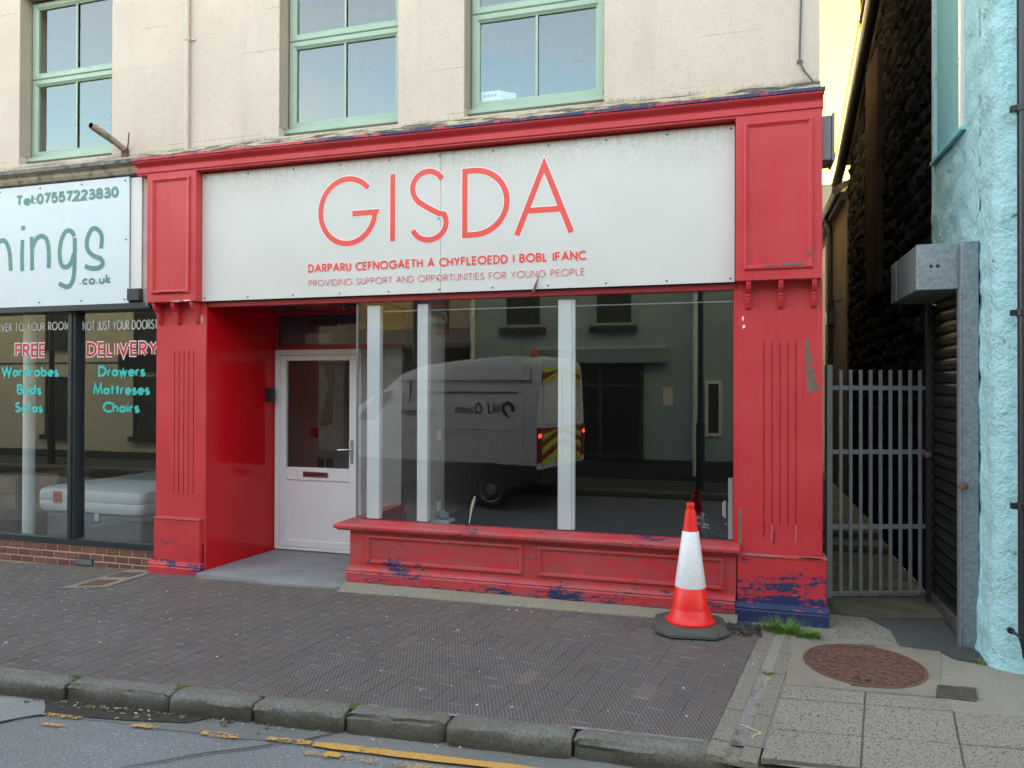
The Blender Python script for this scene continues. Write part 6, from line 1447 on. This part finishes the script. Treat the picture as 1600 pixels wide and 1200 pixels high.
ribbon(q, [(.47, 1.26), (.53, 1.26)], .012, lambda u, v, l: VP(u, .012 - l, v), .002); q.build('hexagon_logo', M['vangrey'], van)
letters('openreach', .72, .17, .018, side_place(1.78, 1.24), M['vangrey'], van, 0, None, .25)
for s_, z0_, z1_ in ((.13, .54, 2.0), (2.35, .54, 1.80)):
    MB().hexa([VP(s_, -.004, z0_), VP(s_ + .012, -.004, z0_), VP(s_ + .012, .05, z0_), VP(s_, .05, z0_)][::-1], [VP(s_, .09, z1_), VP(s_ + .012, .09, z1_), VP(s_ + .012, .14, z1_), VP(s_, .14, z1_)][::-1]).build('panel_gap', M['vangrey'], van)
# rear face
def rbox(name, t0, t1, z0, z1, m, d0=-.012, d1=.03):
    return MB().hexa([VP(d0, t0, z0), VP(d1, t0, z0), VP(d1, t1, z0), VP(d0, t1, z0)][::-1], [VP(d0, t0, z1), VP(d1, t0, z1), VP(d1, t1, z1), VP(d0, t1, z1)][::-1]).build(name, m, van)
q1, q2 = MB(), MB()
def chevrons(t0, t1, z0, z1, n):
    for k in range(n):
        for side in (0, 1):
            a0, a1 = z0 + (z1 - z0) * k / n, z0 + (z1 - z0) * (k + 1) / n; tm = (t0 + t1) / 2; sl = .22
            e = t0 if side == 0 else t1
            pts = [(e, a0 - sl * 0), (tm, min(z1, a0 + sl)), (tm, min(z1, a1 + sl)), (e, a1)]
            (q1 if k % 2 == 0 else q2).add([VP(-.016, t, z) for t, z in pts], [(0, 1, 2, 3)])
chevrons(.17, 1.76, .48, 1.08, 6); chevrons(.19, 1.74, 1.72, 2.02, 3)
q1.build('chevron_yellow', M['hivis'], van); q2.build('chevron_red', M['chevred'], van)
for t0, t1 in ((.24, .92), (1.01, 1.69)): rbox('rear_window_panel', t0, t1, 1.14, 1.70, M['vanwhite'], -.014, .02)
rbox('door_gap', .955, .975, .45, 2.05, M['vangrey'], -.018, .02); rbox('rear_bumper', .0, 1.93, .24, .46, M['vandark'], -.09, .03)
for t0, t1 in ((.01, .14), (1.79, 1.92)):
    rbox('tail_lamp', t0, t1, .56, 1.10, M['lampred'], -.022, .10); rbox('lit_lamp', t0 + .02, t1 - .02, .94, 1.00, M['taillamp'], -.027, .0)
rbox('number_plate', .72, 1.22, .50, .60, M['hivis'], -.026, .0)
mb = MB().lathe([(.06, 0), (.065, .03), (.055, .11), (.03, .14), (.0005, .14)], VP(.18, .30, 2.17), 14); mb.build('beacon', M['amber'], van, smooth=True)
mb = MB().hexa([VP(3.0, -.006, 1.15), VP(3.42, -.006, 1.15), VP(3.30, .03, 1.15), VP(3.0, .03, 1.15)][::-1], [VP(2.72, .085, 1.66), VP(3.02, .10, 1.60), VP(3.0, .12, 1.60), VP(2.72, .12, 1.66)][::-1]); mb.build('cab_window', M['black'], van)
mb = MB().hexa([VP(3.46, .2, 1.38), VP(3.46, 1.73, 1.38), VP(3.40, 1.73, 1.38), VP(3.40, .2, 1.38)], [VP(2.72, .3, 1.92), VP(2.72, 1.63, 1.92), VP(2.66, 1.63, 1.92), VP(2.66, .3, 1.92)]); mb.build('windscreen', M['black'], van)
for t in (.12, 1.5): mb = MB().hexa([VP(4.30, t, .78), VP(4.47, t + .05, .78), VP(4.47, t + .3, .78), VP(4.30, t + .32, .78)], [VP(4.24, t, .98), VP(4.40, t + .05, .96), VP(4.40, t + .3, .96), VP(4.24, t + .32, .98)]); mb.build('headlight', M['chrome'], van)
